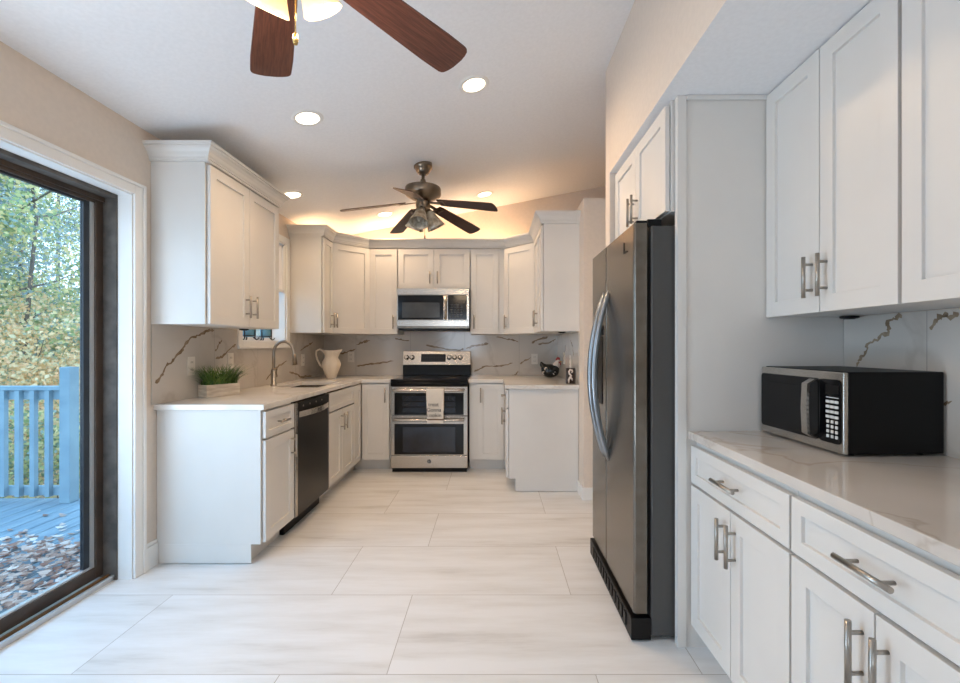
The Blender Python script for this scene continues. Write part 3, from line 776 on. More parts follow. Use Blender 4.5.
# sloped control fascia
MT = Matrix.Translation((0, 0.600, 1.03)) @ Matrix.Rotation(-math.atan2(0.035, 0.155), 4, 'X')
b = MB(); b.box(-hw, hw, -0.014, -0.001, 0.0, 0.158, MT); fas = b.build('control_panel', STEEL, c, bevel=0.004)
b = MB(); b.box(-0.175, 0.10, -0.0165, -0.0142, 0.035, 0.125, MT); b.build('display', BGLASS, fas)
b = MB()
for i in range(10):
    for j in range(4): b.box(-0.16+i*0.025, -0.145+i*0.025, -0.0172, -0.0166, 0.045+j*0.018, 0.052+j*0.018, MT)
b.build('touch_keys', DISP, fas)
for x in (-0.335, -0.275, 0.14, 0.20, 0.262):
    b = MB(); KM = MT @ Matrix.Translation((x, -0.0145, 0.085)) @ Matrix.Rotation(PI/2, 4, 'X')
    b.lathe([(0.028, 0), (0.028, 0.005), (0.021, 0.008), (0.019, 0.03), (0.014, 0.033)], seg=20, M=KM); b.box(-0.004, 0.004, -0.019, 0.019, 0.033, 0.038, KM)
    b.build('knob', STEEL, fas)
def oven(nm, z0, z1, g0, g1):
    b = MB(); b.box(-hw, hw, 0.0, 0.034, z0, z1); dd = b.build(nm, STEEL, c, bevel=0.004)
    b = MB(); b.box(-hw+0.038, hw-0.038, -0.003, -0.0005, g0, g1); g = b.build('window', BGLASS, dd, bevel=0.001)
    b = MB(); b.box(-hw+0.12, hw-0.12, -0.0045, -0.0032, g0+0.025, g1-0.03); b.build('pane', OVENG, g)
    if nm == 'upper_oven_door':
        b = MB()
        for zz in (0.33, 0.66): b.box(-hw+0.12, hw-0.12, -0.0056, -0.0046, g0+0.025+zz*(g1-g0-0.055)-0.006, g0+0.025+zz*(g1-g0-0.055)+0.006)
        b.build('rack', BGLASS, g)
    b = MB()
    b.tube([(-hw+0.03, -0.045, z1-0.032)] + [(-hw+0.03+(2*hw-0.06)*i/10, -0.045-0.008*math.sin(PI*i/10), z1-0.032) for i in range(1, 10)] + [(hw-0.03, -0.045, z1-0.032)], 0.013, 14)
    for s in (-1, 1): b.tube([(s*(hw-0.05), -0.0005, z1-0.032), (s*(hw-0.05), -0.044, z1-0.032)], 0.010, 10)
    b.build('handle', STEEL, dd)
oven('upper_oven_door', 0.560, 0.845, 0.568, 0.785)
oven('lower_oven_door', 0.172, 0.555, 0.180, 0.480)
b = MB(); b.box(-hw, hw, 0.0, 0.034, 0.045, 0.169); dr = b.build('storage_drawer', STEEL, c, bevel=0.004)
b = MB(); b.lathe([(0.019, 0), (0.019, 0.003), (0.016, 0.004)], (0, -0.0005, 0.112), 24, Matrix.Rotation(PI/2, 4, 'X')); bd = b.build('round_badge', BLACK, dr)
b = MB()
for q in range(24):
    a0, a1 = 2*PI*q/24, 2*PI*(q+1)/24
    b.face([(0.015*math.cos(a0), -0.0052, 0.112+0.015*math.sin(a0)), (0.015*math.cos(a1), -0.0052, 0.112+0.015*math.sin(a1)), (0.0125*math.cos(a1), -0.0052, 0.112+0.0125*math.sin(a1)), (0.0125*math.cos(a0), -0.0052, 0.112+0.0125*math.sin(a0))])
b.tube([(-0.007, -0.005, 0.108), (-0.007, -0.005, 0.116), (-0.002, -0.005, 0.118), (-0.002, -0.005, 0.104), (-0.006, -0.005, 0.103)], 0.0012, 6)
b.tube([(0.006, -0.005, 0.118), (0.001, -0.005, 0.115), (0.005, -0.005, 0.112), (0.001, -0.005, 0.108), (0.007, -0.005, 0.105)], 0.0012, 6)
b.build('badge_lettering', ALU, dr)
b = MB(); b.box(-hw+0.01, hw-0.01, 0.03, 0.5, 0.0, 0.029); b.build('kick_plate', BLACK, c)

# towel over the upper oven handle
c = thing('dish_towel', 'cream dish towel with dark lettering hanging over the upper oven handle', 'towel', (-0.562, 4.346, 0))
hz_ = 0.813; R = 0.0155
path = []
for i in range(8): path.append((0.0+R+0.003, hz_-0.20+0.19*i/7))       # behind the bar
for i in range(9):
    a = PI*i/8; path.append((R*math.cos(a), hz_+R*math.sin(a)))
for i in range(1, 22): path.append((-R-0.006*math.sin(PI*i/21*0.5), hz_-0.315*i/21))
b = MB(); NX = 16; rows = []
for k_, (y, z) in enumerate(path):
    row = []
    for i in range(NX+1):
        u = i/NX; tz = max(0, (hz_-z)/0.315)
        wv = 0.004*math.sin(u*9)*tz if y < 0 else 0
        wd = 0.165*(1-0.08*tz) + 0.004
        row.append(b.bm.verts.new(((u-0.5)*wd + 0.006*tz, y - wv, z)))
    rows.append(row)
for a, e in zip(rows, rows[1:]):
    for i in range(NX):
        f = b.bm.faces.new((a[i], a[i+1], e[i+1], e[i])); f.smooth = True
        zc = f.calc_center_median()
        if zc.y < -0.01 and hz_-0.292 < zc.z < hz_-0.272: f.material_index = 1
tw = b.build('cloth', [CLOTH, STRIPE], c, fix=False)
so = tw.modifiers.new('thickness', 'SOLIDIFY'); so.thickness = 0.002
for s, z, dx in (('treat', 0.680, -0.012), ('Gonna', 0.628, -0.008), ('cookin', 0.576, -0.006)):
    text_mesh(s, 0.052, INK, 'lettering', c, (dx, -0.0275, z), (PI/2, 0, 0))

# ------------------------------------------------------------------ over-range microwave
c = thing('over_range_microwave', 'stainless microwave mounted above the range under the short wall cabinet', 'microwave', (-0.628, 4.69, 0))
mw = 0.379
b = MB(); b.box(-mw, mw, 0.02, 0.392, 1.432, 1.85); b.build('body', SLATE, c)
b = MB(); b.box(-mw, mw, 0.0, 0.019, 1.785, 1.848); b.build('top_vent', STEEL, c, bevel=0.002)
b = MB(); b.box(-mw, mw, 0.0, 0.019, 1.452, 1.515); b.build('bottom_rail', STEEL, c, bevel=0.002)
b = MB(); b.box(-mw, 0.145, 0.0, 0.019, 1.516, 1.784); dd = b.build('door', STEEL, c, bevel=0.002)
b = MB(); b.box(-mw+0.012, 0.112, -0.003, -0.0005, 1.520, 1.778); g = b.build('window', BGLASS, dd, bevel=0.001)
b = MB(); b.box(-mw+0.055, 0.07, -0.0045, -0.0032, 1.542, 1.70); b.build('mesh_screen', MWMESH, g)
b = MB(); b.tube([(0.130, -0.034, 1.522), (0.130, -0.034, 1.78)], 0.011, 14)
for z in (1.54, 1.76): b.tube([(0.130, -0.0005, z), (0.130, -0.033, z)], 0.008, 10)
b.build('handle', STEEL, dd)
b = MB(); b.box(0.147, mw, 0.0, 0.019, 1.516, 1.784); cp = b.build('control_panel', STEEL, c, bevel=0.002)
b = MB(); b.box(0.155, mw-0.025, -0.003, -0.0005, 1.520, 1.780); k_ = b.build('key_glass', BGLASS, cp)
b = MB()
for i in range(4):
    for j in range(6): b.box(0.185+i*0.034, 0.205+i*0.034, -0.0038, -0.0031, 1.54+j*0.026, 1.552+j*0.026)
b.build('touch_keys', FSIDE, cp)
b = MB(); b.box(-mw+0.01, mw-0.01, 0.02, 0.38, 1.412, 1.4315); b.build('grease_filter_base', BLACK, c)

# ------------------------------------------------------------------ fridge
c = thing('refrigerator', 'dark stainless side by side refrigerator in the alcove', 'refrigerator', (0, 0, 0))
FY0, FY1, FXD = 1.892, 2.682, 0.595
b = MB(); b.box(0.668, 1.38, FY0, FY1, 0.02, 1.757); b.build('body', FSIDE, c, bevel=0.006)
SPL = 2.355
for nm, ya, yb in (('fridge_door', FY0, SPL-0.003), ('freezer_door', SPL+0.003, FY1)):
    b = MB()
    # slightly bowed front
    n = 10; lo = []
    for i in range(n+1):
        t = i/n; y = ya + (yb-ya)*(0 if i == 0 else 1 if i == n else 0.02+0.96*(i-1)/(n-2)); x = FXD + (0.0 if 0 < i < n else 0.006)
        lo.append((x, y))
    poly = [(0.652, ya), (0.652, yb)] + lo[::-1]
    b.prism(poly, 0.115, 1.768); dd = b.build(nm, SLATE, c, bevel=0.003)
    yh = SPL-0.045 if nm == 'fridge_door' else SPL+0.045
    b = MB(); pts = []; rs = []
    za, zb_ = (0.66, 1.53)
    for i in range(21):
        t = i/20; pts.append((FXD+0.006-0.080*math.sin(PI*t)**0.8, yh, za+(zb_-za)*t)); rs.append(0.013+0.004*math.sin(PI*t))
    b.tube(pts, 0.013, 12, rs); b.build('handle', HSTEEL, dd)
    if nm == 'freezer_door':
        b = MB(); b.box(FXD-0.004, FXD+0.02, SPL+0.075, FY1-0.05, 0.93, 1.30); dp = b.build('dispenser', BLACK, dd, bevel=0.004)
        b = MB(); b.box(FXD-0.008, FXD+0.0, SPL+0.075, FY1-0.05, 1.305, 1.36); b.build('dispenser_controls', BGLASS, dd, bevel=0.002)
    else:
        b = MB(); b.box(FXD-0.003, FXD+0.008, 2.03, 2.036, 1.665, 1.715); b.box(FXD-0.003, FXD+0.008, 1.985, 2.03, 1.665, 1.670); b.build('badge', BLACK, dd)
b = MB(); b.box(0.66, 0.72, FY0+0.02, FY0+0.10, 1.758, 1.790); b.box(0.615, 0.72, FY0+0.03, FY0+0.07, 1.7695, 1.787); b.build('hinge_cover', BLACK, c, bevel=0.003)
b = MB(); b.box(0.582, 0.667, FY0-0.005, FY1, 0.008, 0.10)
for i in range(12): b.box(0.576, 0.582, FY0+0.06+i*0.056, FY0+0.09+i*0.056, 0.03, 0.085)
b.build('base_grille', BLACK, c, bevel=0.006)
b = MB()
for y in (FY0+0.05, FY1-0.05):
    for x in (0.72, 1.30): b.lathe([(0.018, 0), (0.018, 0.021)], (x, y, 0), 14)
b.build('roller_feet', BLACK, c)

# ------------------------------------------------------------------ countertop microwave
c = thing('countertop_microwave', 'black microwave with stainless front standing on the right wall worktop', 'microwave', (1.098, 1.832, 0.8957), -88)
# local x: along the front (far -> near), local y: depth to the wall
W_, D_, H_ = 0.413, 0.330, 0.262
b = MB(); b.box(0.0, W_, 0.016, D_, 0.008, H_+0.008); b.build('case', BLACKCASE, c, bevel=0.004)
b = MB(); b.box(0, W_, 0.0, 0.0155, 0.006, H_+0.006); fr = b.build('front_frame', STEEL, c, bevel=0.004)
def rrect(x0, x1, z0, z1, r, n=5):
    out = []
    for cx, cz_, a0 in ((x1-r, z1-r, 0), (x0+r, z1-r, PI/2), (x0+r, z0+r, PI), (x1-r, z0+r, 1.5*PI)):
        for i in range(n+1): out.append((cx+r*math.cos(a0+PI/2*i/n), cz_+r*math.sin(a0+PI/2*i/n)))
    return out
b = MB(); b.prism(rrect(0.006, 0.308, 0.035, 0.243, 0.012), -0.004, -0.0005, lambda a, z, y: (a, y, z)); dd = b.build('door', BGLASS, c)
b = MB(); b.prism(rrect(0.03, 0.262, 0.065, 0.212, 0.006), -0.0055, -0.0042, lambda a, z, y: (a, y, z)); b.build('window', MATS['microwave_window_mesh'] if False else BGLASS, dd)
b = MB(); pts = [(0.294, -0.004, 0.04), (0.294, -0.03, 0.055), (0.294, -0.034, 0.14), (0.294, -0.03, 0.225), (0.294, -0.004, 0.24)]
for s in range(4):
    p0, p1 = pts[s], pts[s+1]
    v0 = [(0.281, p0[1], p0[2]), (0.307, p0[1], p0[2]), (0.307, p0[1]-0.01, p0[2]), (0.281, p0[1]-0.01, p0[2])]
    v1 = [(0.281, p1[1], p1[2]), (0.307, p1[1], p1[2]), (0.307, p1[1]-0.01, p1[2]), (0.281, p1[1]-0.01, p1[2])]
    A = [b.bm.verts.new(q) for q in v0]; E = [b.bm.verts.new(q) for q in v1]
    for i in range(4): b.bm.faces.new((A[i], A[(i+1)%4], E[(i+1)%4], E[i]))
    b.bm.faces.new(A); b.bm.faces.new(E[::-1])
b.build('handle', STEEL, dd)
b = MB(); b.prism(rrect(0.312, 0.402, 0.035, 0.243, 0.014), -0.004, -0.0005, lambda a, z, y: (a, y, z)); cp = b.build('control_panel', BGLASS, c)
b = MB(); b.box(0.343, 0.396, -0.0048, -0.0041, 0.197, 0.225); b.build('display', BLACK, cp)
def key(x0, x1, z0, z1):
    b = MB(); b.prism(rrect(x0, x1, z0, z1, 0.002, 2), -0.0060, -0.0042, lambda a, z, y: (a, y, z)); b.build('key', KEY, cp)
for r in range(4):
    for k_ in range(3): key(0.345+k_*0.018, 0.360+k_*0.018, 0.166-r*0.0165, 0.175-r*0.0165)
for r in range(4):
    for k_ in range(3): key(0.348+k_*0.018, 0.358+k_*0.018, 0.100-r*0.016, 0.110-r*0.016)
b = MB(); b.box(0.345, 0.396, -0.0050, -0.0042, 0.183, 0.1855); b.build('key_heading', KEY, cp)
b = MB()
for x in (0.04, W_-0.04):
    for y in (0.05, D_-0.05): b.lathe([(0.014, 0), (0.014, 0.0085)], (x, y, 0), 14)
b.build('feet', BLACK, c)

# ------------------------------------------------------------------ small things
# potted grass
c = thing('potted_grass', 'artificial grass in a whitewashed wooden box on the left worktop', 'plant', (-1.828, 2.995, 0.9143), 65)
b = MB(); hl, hwid, hh, t = 0.115, 0.045, 0.080, 0.009
b.box(-hl, hl, -hwid, -hwid+t, 0, hh); b.box(-hl, hl, hwid-t, hwid, 0, hh); b.box(-hl, -hl+t, -hwid+t, hwid-t, 0, hh); b.box(hl-t, hl, -hwid+t, hwid-t, 0, hh); b.box(-hl+t, hl-t, -hwid+t, hwid-t, 0, 0.06)
b.build('planter_box', PLANTER, c, bevel=0.002)
b = MB(); rr = random.Random(3)
for i in range(420):
    x, y = rr.uniform(-hl+0.012, hl-0.012), rr.uniform(-hwid+0.012, hwid-0.012)
    a = math.atan2(y*2.2, x*1.2) + rr.uniform(-0.9, 0.9); lean = rr.uniform(0.04, 0.17); h = rr.uniform(0.10, 0.21)
    pv = None; wd = 0.0038; nx, ny = -math.sin(a)*wd, math.cos(a)*wd
    mi = 1 if rr.random() < 0.3 else 0
    for s in range(4):
        t = s/3; k_ = 1-t*0.85
        px, py, pz = x+math.cos(a)*lean*t*t, y+math.sin(a)*lean*t*t, 0.058+h*(t-0.28*t*t)
        wx = px*math.cos(math.radians(65)) - py*math.sin(math.radians(65)); lim = -0.075
        if wx < lim:
            dw = lim-wx; px += dw*math.cos(math.radians(65)); py -= dw*math.sin(math.radians(65))
        cur = ((px-nx*k_, py-ny*k_, pz), (px+nx*k_, py+ny*k_, pz))
        if pv: b.face([pv[0], pv[1], cur[1], cur[0]], mi)
        pv = cur
b.build('grass_blades', [GRASS, GRASS2], c, fix=False)

# pitcher
c = thing('pitcher', 'cream fluted ceramic pitcher standing in the left worktop corner', 'pitcher', (-1.66, 4.60, 0.9143))
b = MB(); seg = 40
prof = [(0.046, 0.0), (0.050, 0.008), (0.056, 0.03), (0.074, 0.075), (0.092, 0.125), (0.094, 0.15), (0.084, 0.178), (0.066, 0.205), (0.060, 0.225), (0.064, 0.255), (0.074, 0.285), (0.070, 0.286), (0.056, 0.225), (0.06, 0.2), (0.08, 0.15), (0.06, 0.05), (0.03, 0.02)]
b.lathe(prof, seg=seg, flute=10, fd=0.025)
for v in b.bm.verts:
    a = math.atan2(v.co.y, v.co.x)
    if v.co.z > 0.20 and abs(a) < 0.9:
        k_ = (1-abs(a)/0.9)*min(1, (v.co.z-0.20)/0.085); v.co.x += 0.04*k_; v.co.z += 0.012*k_*(1 if v.co.z > 0.24 else 0)
b.build('jug', CERAM, c)
b = MB()
b.tube([(-0.062, 0, 0.245), (-0.085, 0, 0.282), (-0.12, 0, 0.298), (-0.152, 0, 0.28), (-0.158, 0, 0.24), (-0.145, 0, 0.195), (-0.118, 0, 0.14), (-0.088, 0, 0.105)], 0.010, 12); b.build('handle', CERAM, c)

# outlets
def outlet(label, loc, rz, kind='duplex'):
    c = thing('wall_outlet', label, 'outlet', loc, rz, 'wall outlets')
    b = MB(); b.box(-0.036, 0.036, -0.006, 0, -0.059, 0.059); b.build('cover_plate', OUTLET, c, bevel=0.002)
    for s in (-1, 1):
        b = MB(); b.prism(rrect(-0.017, 0.017, s*0.024-0.0155, s*0.024+0.0155, 0.008), -0.0085, -0.0062, lambda a, z, y: (a, y, z)); r_ = b.build('socket', OUTLET, c)
        b = MB(); b.box(-0.009, -0.006, -0.0092, -0.0086, s*0.024-0.006, s*0.024+0.006); b.box(0.006, 0.009, -0.0092, -0.0086, s*0.024-0.006, s*0.024+0.006); b.build('slots', DARKGAP, r_)
for lab, px, py in (('white outlet left of the potted grass on the marble splash', 190.5, 366), ('white outlet just above the potted grass beside the window casing', 230, 361), ('white outlet between the faucet and the pitcher', 302.5, 360)):
    D, z = LW(px, py); outlet(lab, (WLX+0.0087, D, z), 90)
for lab, px, py in (('white outlet behind the pitcher on the back wall splash', 351, 357), ('white outlet above and left of the black rooster', 534.5, 359)):
    x, z = BW(px, py); outlet(lab, (x, WBY-0.0087, z), 0)
outlet('white outlet on the partition splash nearer the back corner', (PX-0.0087, 4.56, 1.12), -90)
outlet('white outlet on the partition splash above the brown canister', (PX-0.0087, 4.19, 1.10), -90)

# rooster
c = thing('rooster_figurine', 'black ceramic rooster with white head and red comb on the right worktop', 'figurine', (0.60, 4.70, 0.9143), -12); c.scale = (1.15, 1.15, 1.08)
b = MB(); b.ball((0, 0, 0.064), 0.083, 0.062, 0.066, seg=24, rings=14)
for v in b.bm.verts:
    x, z = v.co.x, v.co.z
    k_ = min(1, max(0, (z-0.04)/0.05))
    if x < -0.03: v.co.z += (-x-0.03)*0.9*k_
    if x > 0.03: v.co.z += (x-0.03)*0.7*k_
    v.co.z = max(v.co.z, 0.0)
b.build('body', ROOST, c)
b = MB(); b.tube([(-0.055, 0, 0.10), (-0.078, 0, 0.13), (-0.085, 0, 0.152)], 0.02, 10, [0.028, 0.02, 0.006]); b.build('tail', ROOST, c)
b = MB(); b.tube([(0.04, 0, 0.09), (0.062, 0, 0.13), (0.072, 0, 0.155), (0.076, 0, 0.172)], 0.02, 14, [0.040, 0.030, 0.022, 0.008]); hd = b.build('head', ROOSTW, c)
b = MB()
for x, z, r in ((0.058, 0.176, 0.009), (0.07, 0.186, 0.011), (0.082, 0.182, 0.009)): b.ball((x, 0, z), r, 0.005, r*1.4, seg=10, rings=6)
b.build('comb', RED, hd)
b = MB(); b.ball((0.09, 0, 0.135), 0.008, 0.008, 0.018, seg=10, rings=6); b.ball((0.080, -0.017, 0.148), 0.011, 0.005, 0.01, seg=10, rings=6); b.build('wattle', RED, hd)
b = MB(); b.tube([(0.088, 0, 0.157), (0.108, 0, 0.152)], 0.006, 8, [0.007, 0.001]); b.build('beak', YEL, hd)
b = MB()
for x, z, r in ((-0.03, 0.085, 0.014), (-0.05, 0.045, 0.014), (0.045, 0.045, 0.014)):
    pts = [(x+r*math.cos(a), -0.058*math.sqrt(max(0.05, 1-(x/0.083)**2-((z-0.062)/0.062)**2))-0.002, z+r*math.sin(a)) for a in (1.0, 1.7, 2.4, 3.1, 3.8, 4.5)]
    b.tube(pts, 0.004, 8, [0.002, 0.005, 0.006, 0.006, 0.005, 0.002])
b.build('white_feather_marks', ROOSTW, c)

# brown canister with a white curl
c = thing('canister', 'dark brown canister with a white scroll ornament beside the partition wall', 'canister', (0.682, 3.965, 0.9143), 0)
b = MB(); b.prism(rrect(-0.038, 0.038, -0.03, 0.03, 0.008), 0, 0.138); b.build('body', CANB, c, bevel=0.003)
b = MB(); b.tube([(-0.016, -0.034, 0.006), (-0.018, -0.034, 0.035), (-0.006, -0.034, 0.055), (0.004, -0.034, 0.07), (-0.010, -0.034, 0.085), (-0.016, -0.034, 0.105), (-0.004, -0.034, 0.124), (0.012, -0.034, 0.118), (0.014, -0.034, 0.102), (0.004, -0.034, 0.095)], 0.007, 10, [0.004, 0.008, 0.009, 0.009, 0.008, 0.008, 0.009, 0.008, 0.007, 0.003])
b.tube([(-0.004, -0.034, 0.058), (0.010, -0.034, 0.045), (0.014, -0.034, 0.028)], 0.006, 10, [0.008, 0.007, 0.003])
b.build('scroll_ornament', ROOSTW, c)

# jars on the window sill
for lab, y in (('blue glass jar in a curled black iron stand, nearer one on the window sill', 3.66), ('blue glass jar in a curled black iron stand, farther one on the window sill', 3.93)):
    c = thing('candle_jar', lab, 'jar', (-1.995, y, NZ0+0.0085), 0, 'window sill jars')
    b = MB(); b.lathe([(0.034, 0.026), (0.042, 0.034), (0.044, 0.11), (0.038, 0.13), (0.036, 0.13), (0.04, 0.11), (0.036, 0.04)], seg=20); b.build('jar', BLUEG, c)
    b = MB(); b.tube([(0.047*math.cos(a), 0.047*math.sin(a), 0.036) for a in [2*PI*i/16 for i in range(17)]], 0.004, 8)
    b.tube([(0.047*math.cos(a), 0.047*math.sin(a), 0.10) for a in [2*PI*i/16 for i in range(17)]], 0.0035, 8)
    for a in (0.3, 2.4, 4.5):
        ca, sa = math.cos(a), math.sin(a)
        b.tube([(0.047*ca, 0.047*sa, 0.10), (0.047*ca, 0.047*sa, 0.04), (0.045*ca, 0.045*sa, 0.02), (0.052*ca, 0.052*sa, 0.007), (0.062*ca, 0.062*sa, 0.005)], 0.005, 8)
    b.tube([(0.02, 0.03, 0.026), (0.03, 0.055, 0.006), (0.03, 0.08, 0.008), (0.03, 0.10, 0.022)], 0.0045, 8)
    b.build('iron_stand', IRON, c)

# valance in the window
c = thing('window_valance', 'short white sheer curtain hanging in the top of the sink window', 'curtain', (0, 0, 0))
b = MB(); n = 60; rows = []
for i in range(n+1):
    y = NY0+0.012 + (NY1-NY0-0.024)*i/n; row = []
    for j in range(9):
        t = j/8; row.append(b.bm.verts.new((-1.95+0.012*math.sin(i*0.9)*(0.4+t), y, 2.165-0.40*t)))
    rows.append(row)
for a, e in zip(rows, rows[1:]):
    for j in range(8): f = b.bm.faces.new((a[j], a[j+1], e[j+1], e[j])); f.smooth = True
b.build('cloth', CURT, c, fix=False)
b = MB(); b.tube([(-1.95, NY0+0.009, 2.165), (-1.95, NY1-0.009, 2.165)], 0.007, 10); b.build('rod', TRIM, c)
b = MB(); b.box(-1.966, -1.934, NY0+0.012, NY1-0.012, 1.740, 1.764); b.build('hem', CURT, c)

# under cabinet puck lights
for lab, x, y, z in (('black puck light under the far end of the right wall cabinets', 1.40, 1.76, RUB-0.0025), ('black puck light under the wall cabinet above the potted grass', -1.80, 3.24, UB-0.001), ('black puck light under the wall cabinet beside the partition', 0.60, 3.90, UB-0.001)):
    c = thing('puck_light', lab, 'light', (x, y, z), 0, 'under cabinet puck lights')
    b = MB(); b.lathe([(0.026, -0.010), (0.032, -0.007), (0.032, -0.0005)], seg=24); b.build('housing', BLACK, c)
    b = MB(); b.lathe([(0.018, -0.0125), (0.020, -0.0102)], seg=20); b.build('lens', MWMESH, c)

# ------------------------------------------------------------------ recessed lights
TILT = -math.atan(0.194)
WARM = (1.0, 0.69, 0.41)
def recessed(x, y, label, power):
    c = thing('recessed_light', label, 'light', (x, y, cz(x)), 0, 'recessed ceiling lights')
    c.rotation_euler = (0, TILT, 0)
    b = MB(); b.lathe([(0.065, -0.002), (0.068, -0.006), (0.088, -0.005), (0.092, -0.001)], seg=36, cap=False); b.build('trim_ring', TRIM, c)
    b = MB(); b.lathe([(0.066, -0.004), (0.066, -0.0015)], seg=36); b.build('lens', LENS, c)
    o = lamp('lamp', 'SPOT', (0, 0, -0.02), (0, 0, 0), power, WARM, spot_size=math.radians(165), spot_blend=0.8, shadow_soft_size=0.06)
    o.parent = c
PW = 24
recessed(-1.103, 2.664, 'recessed ceiling light nearest the left wall cabinet with crown', PW*1.5)
recessed(-0.113, 2.653, 'recessed ceiling light near the mahogany fan blade tip', PW*1.7)
recessed(-0.087, 4.587, 'recessed ceiling light right of the far ceiling fan', PW*0.9)
recessed(-1.11, 4.606, 'recessed ceiling light left of the far ceiling fan', PW*0.9)
recessed(-1.66, 3.70, 'recessed ceiling light over the sink beside the near crown', PW*0.7)
recessed(-1.105, 0.73, 'recessed ceiling light above the camera nearer the patio door', PW*0.4)
recessed(-0.11, 0.73, 'recessed ceiling light above the camera nearer the soffit', PW*0.15)

c = thing('led_strip', 'warm glowing light strip hidden on top of the back wall cabinets', 'light', (-0.60, 4.93, 2.2875))
b = MB(); b.box(-0.9, 0.9, -0.008, 0.008, 0, 0.006); b.build('tape', LENS, c)
o = lamp('lamp', 'AREA', (0, 0, 0.012), (PI, 0, 0), 6.5, (1.0, 0.60, 0.33), shape='RECTANGLE', size=1.8, size_y=0.02); o.parent = c
c = thing('led_strip', 'warm glowing light strip hidden on top of the left corner cabinets', 'light', (-1.77, 4.66, 2.2875))
b = MB(); b.box(-0.008, 0.008, -0.35, 0.35, 0, 0.006); b.build('tape', LENS, c)
o = lamp('lamp', 'AREA', (0, 0, 0.012), (PI, 0, 0), 1.4, (1.0, 0.60, 0.33), shape='RECTANGLE', size=0.02, size_y=0.7); o.parent = c
# ------------------------------------------------------------------ ceiling fans
def fan(label, hub, zb, R, angles, blade_m, metal_m, shade_m, drop, shade_r, shade_angles, tip_w, blade_px, chains, lit, motor_r, droop, dz, rt, stilt):
    x, y = hub; zt = cz(x)
    c = thing('ceiling_fan', label, 'ceiling fan', (x, y, zt))
    z = zb - zt                                    # blade plane in local z
    b = MB(); b.lathe([(0.028, -0.078), (0.042, -0.072), (0.056, -0.052), (0.062, -0.034), (0.074, -0.028), (0.074, 0.016)], seg=28); b.build('canopy', metal_m, c)
    b = MB(); b.lathe([(0.013, z+0.155), (0.013, -0.08)], seg=16); b.lathe([(0.026, z+0.145), (0.02, z+0.175)], seg=16); b.build('downrod', metal_m, c)
    b = MB(); mr = motor_r
    b.lathe([(0.06, z+0.008), (mr*0.66, z+0.018), (mr*0.80, z+0.035), (mr*0.94, z+0.042), (mr, z+0.055), (mr, z+0.098), (mr*0.97, z+0.108), (mr*0.75, z+0.120), (mr*0.45, z+0.128), (0.03, z+0.148)], seg=36); b.build('motor_housing', metal_m, c)
    for a in angles:
        a = math.radians(a); ca, sa = math.cos(a), math.sin(a)
        M = Matrix.Rotation(a, 4, 'Z')
        P = M @ Matrix.Translation((0, 0, z)) @ Matrix.Rotation(math.radians(droop), 4, 'Y') @ Matrix.Rotation(math.radians(-11), 4, 'X')
        b = MB(); r0, r1, w = 0.145, R, tip_w/2
        lo = [(r0, 0.045), (r0+0.03, 0.052)] + [(r0+(r1-r0)*t, 0.052+(w-0.052)*min(1, t*1.25)) for t in (0.2, 0.4, 0.6, 0.8, 0.93)]
        lo += [(r1-0.012, w*0.995), (r1-0.003, w*0.95), (r1+0.004, w*0.86), (r1+0.010, w*0.62), (r1+0.014, w*0.3)]
        poly = [(q, -v) for q, v in lo] + [(q, v) for q, v in lo[::-1]]
        b.prism(poly, -0.003, 0.003); bl = b.build('blade', blade_m, c, bevel=0.001); bl.matrix_local = P
        b = MB()
        b.box(0.045, 0.16, -0.014, 0.014, -0.010, -0.0035)
        for v in (-0.036, 0.026): b.box(0.15, 0.20, v, v+0.010, -0.0075, -0.0035)
        b.box(0.15, 0.16, -0.036, 0.036, -0.0075, -0.0035); b.box(0.191, 0.201, -0.036, 0.036, -0.0075, -0.0035)
        b.build('blade_iron', metal_m, bl)
    b = MB(); b.lathe([(0.02, z-0.085), (0.045, z-0.075), (0.058, z-0.045), (0.058, z-0.01), (0.05, z+0.012)], seg=28); b.build('switch_housing', metal_m, c)
    for i, sa_ in enumerate(shade_angles):
        a = math.radians(sa_)
        S = Matrix.Translation((rt*math.cos(a), rt*math.sin(a), z-0.05+dz)) @ Matrix.Rotation(a, 4, 'Z') @ Matrix.Rotation(math.radians(-stilt), 4, 'Y')
        b = MB(); k = shade_r/0.06
        b.lathe([(0.022, -0.012), (0.024, -0.035), (0.030, -0.05)], seg=20, M=S); hld = b.build('shade_holder', metal_m, c)
        b = MB()
        b.lathe([(0.024*k, -0.035), (0.036*k, -0.06*k), (0.046*k, -0.095*k), (0.056*k, -0.125*k), (0.062*k, -0.14*k), (0.060*k, -0.141*k), (0.052*k, -0.122*k), (0.042*k, -0.09*k), (0.030*k, -0.055*k)], seg=40, M=S, flute=10, fd=0.03, cap=False)
        b.build('lamp_shade', shade_m, c)
        b = MB(); b.ball(tuple(S @ Vector((0, 0, -0.10*k))), 0.02, 0.02, 0.028, seg=14, rings=8); b.build('bulb', SHLIT if lit else SHOFF, c)
        if lit:
            o = lamp('lamp', 'POINT', tuple(S @ Vector((0, 0, -0.15*k))), (0, 0, 0), lit, (1.0, 0.77, 0.54), shadow_soft_size=0.04); o.parent = c
    for (cx, cy, cz0, kk) in chains:
        b = MB(); b.tube([(cx, cy, z-0.06), (cx, cy, cz0-zt+0.02)], 0.0018, 8); ch = b.build('pull_chain', metal_m, c)
        b = MB(); b.lathe([(0.003, 0.03), (0.0065, 0.024), (0.0075, 0.010), (0.005, 0.0)], (cx, cy, cz0-zt), 14); b.build('pull_knob', kk, ch)
    return c
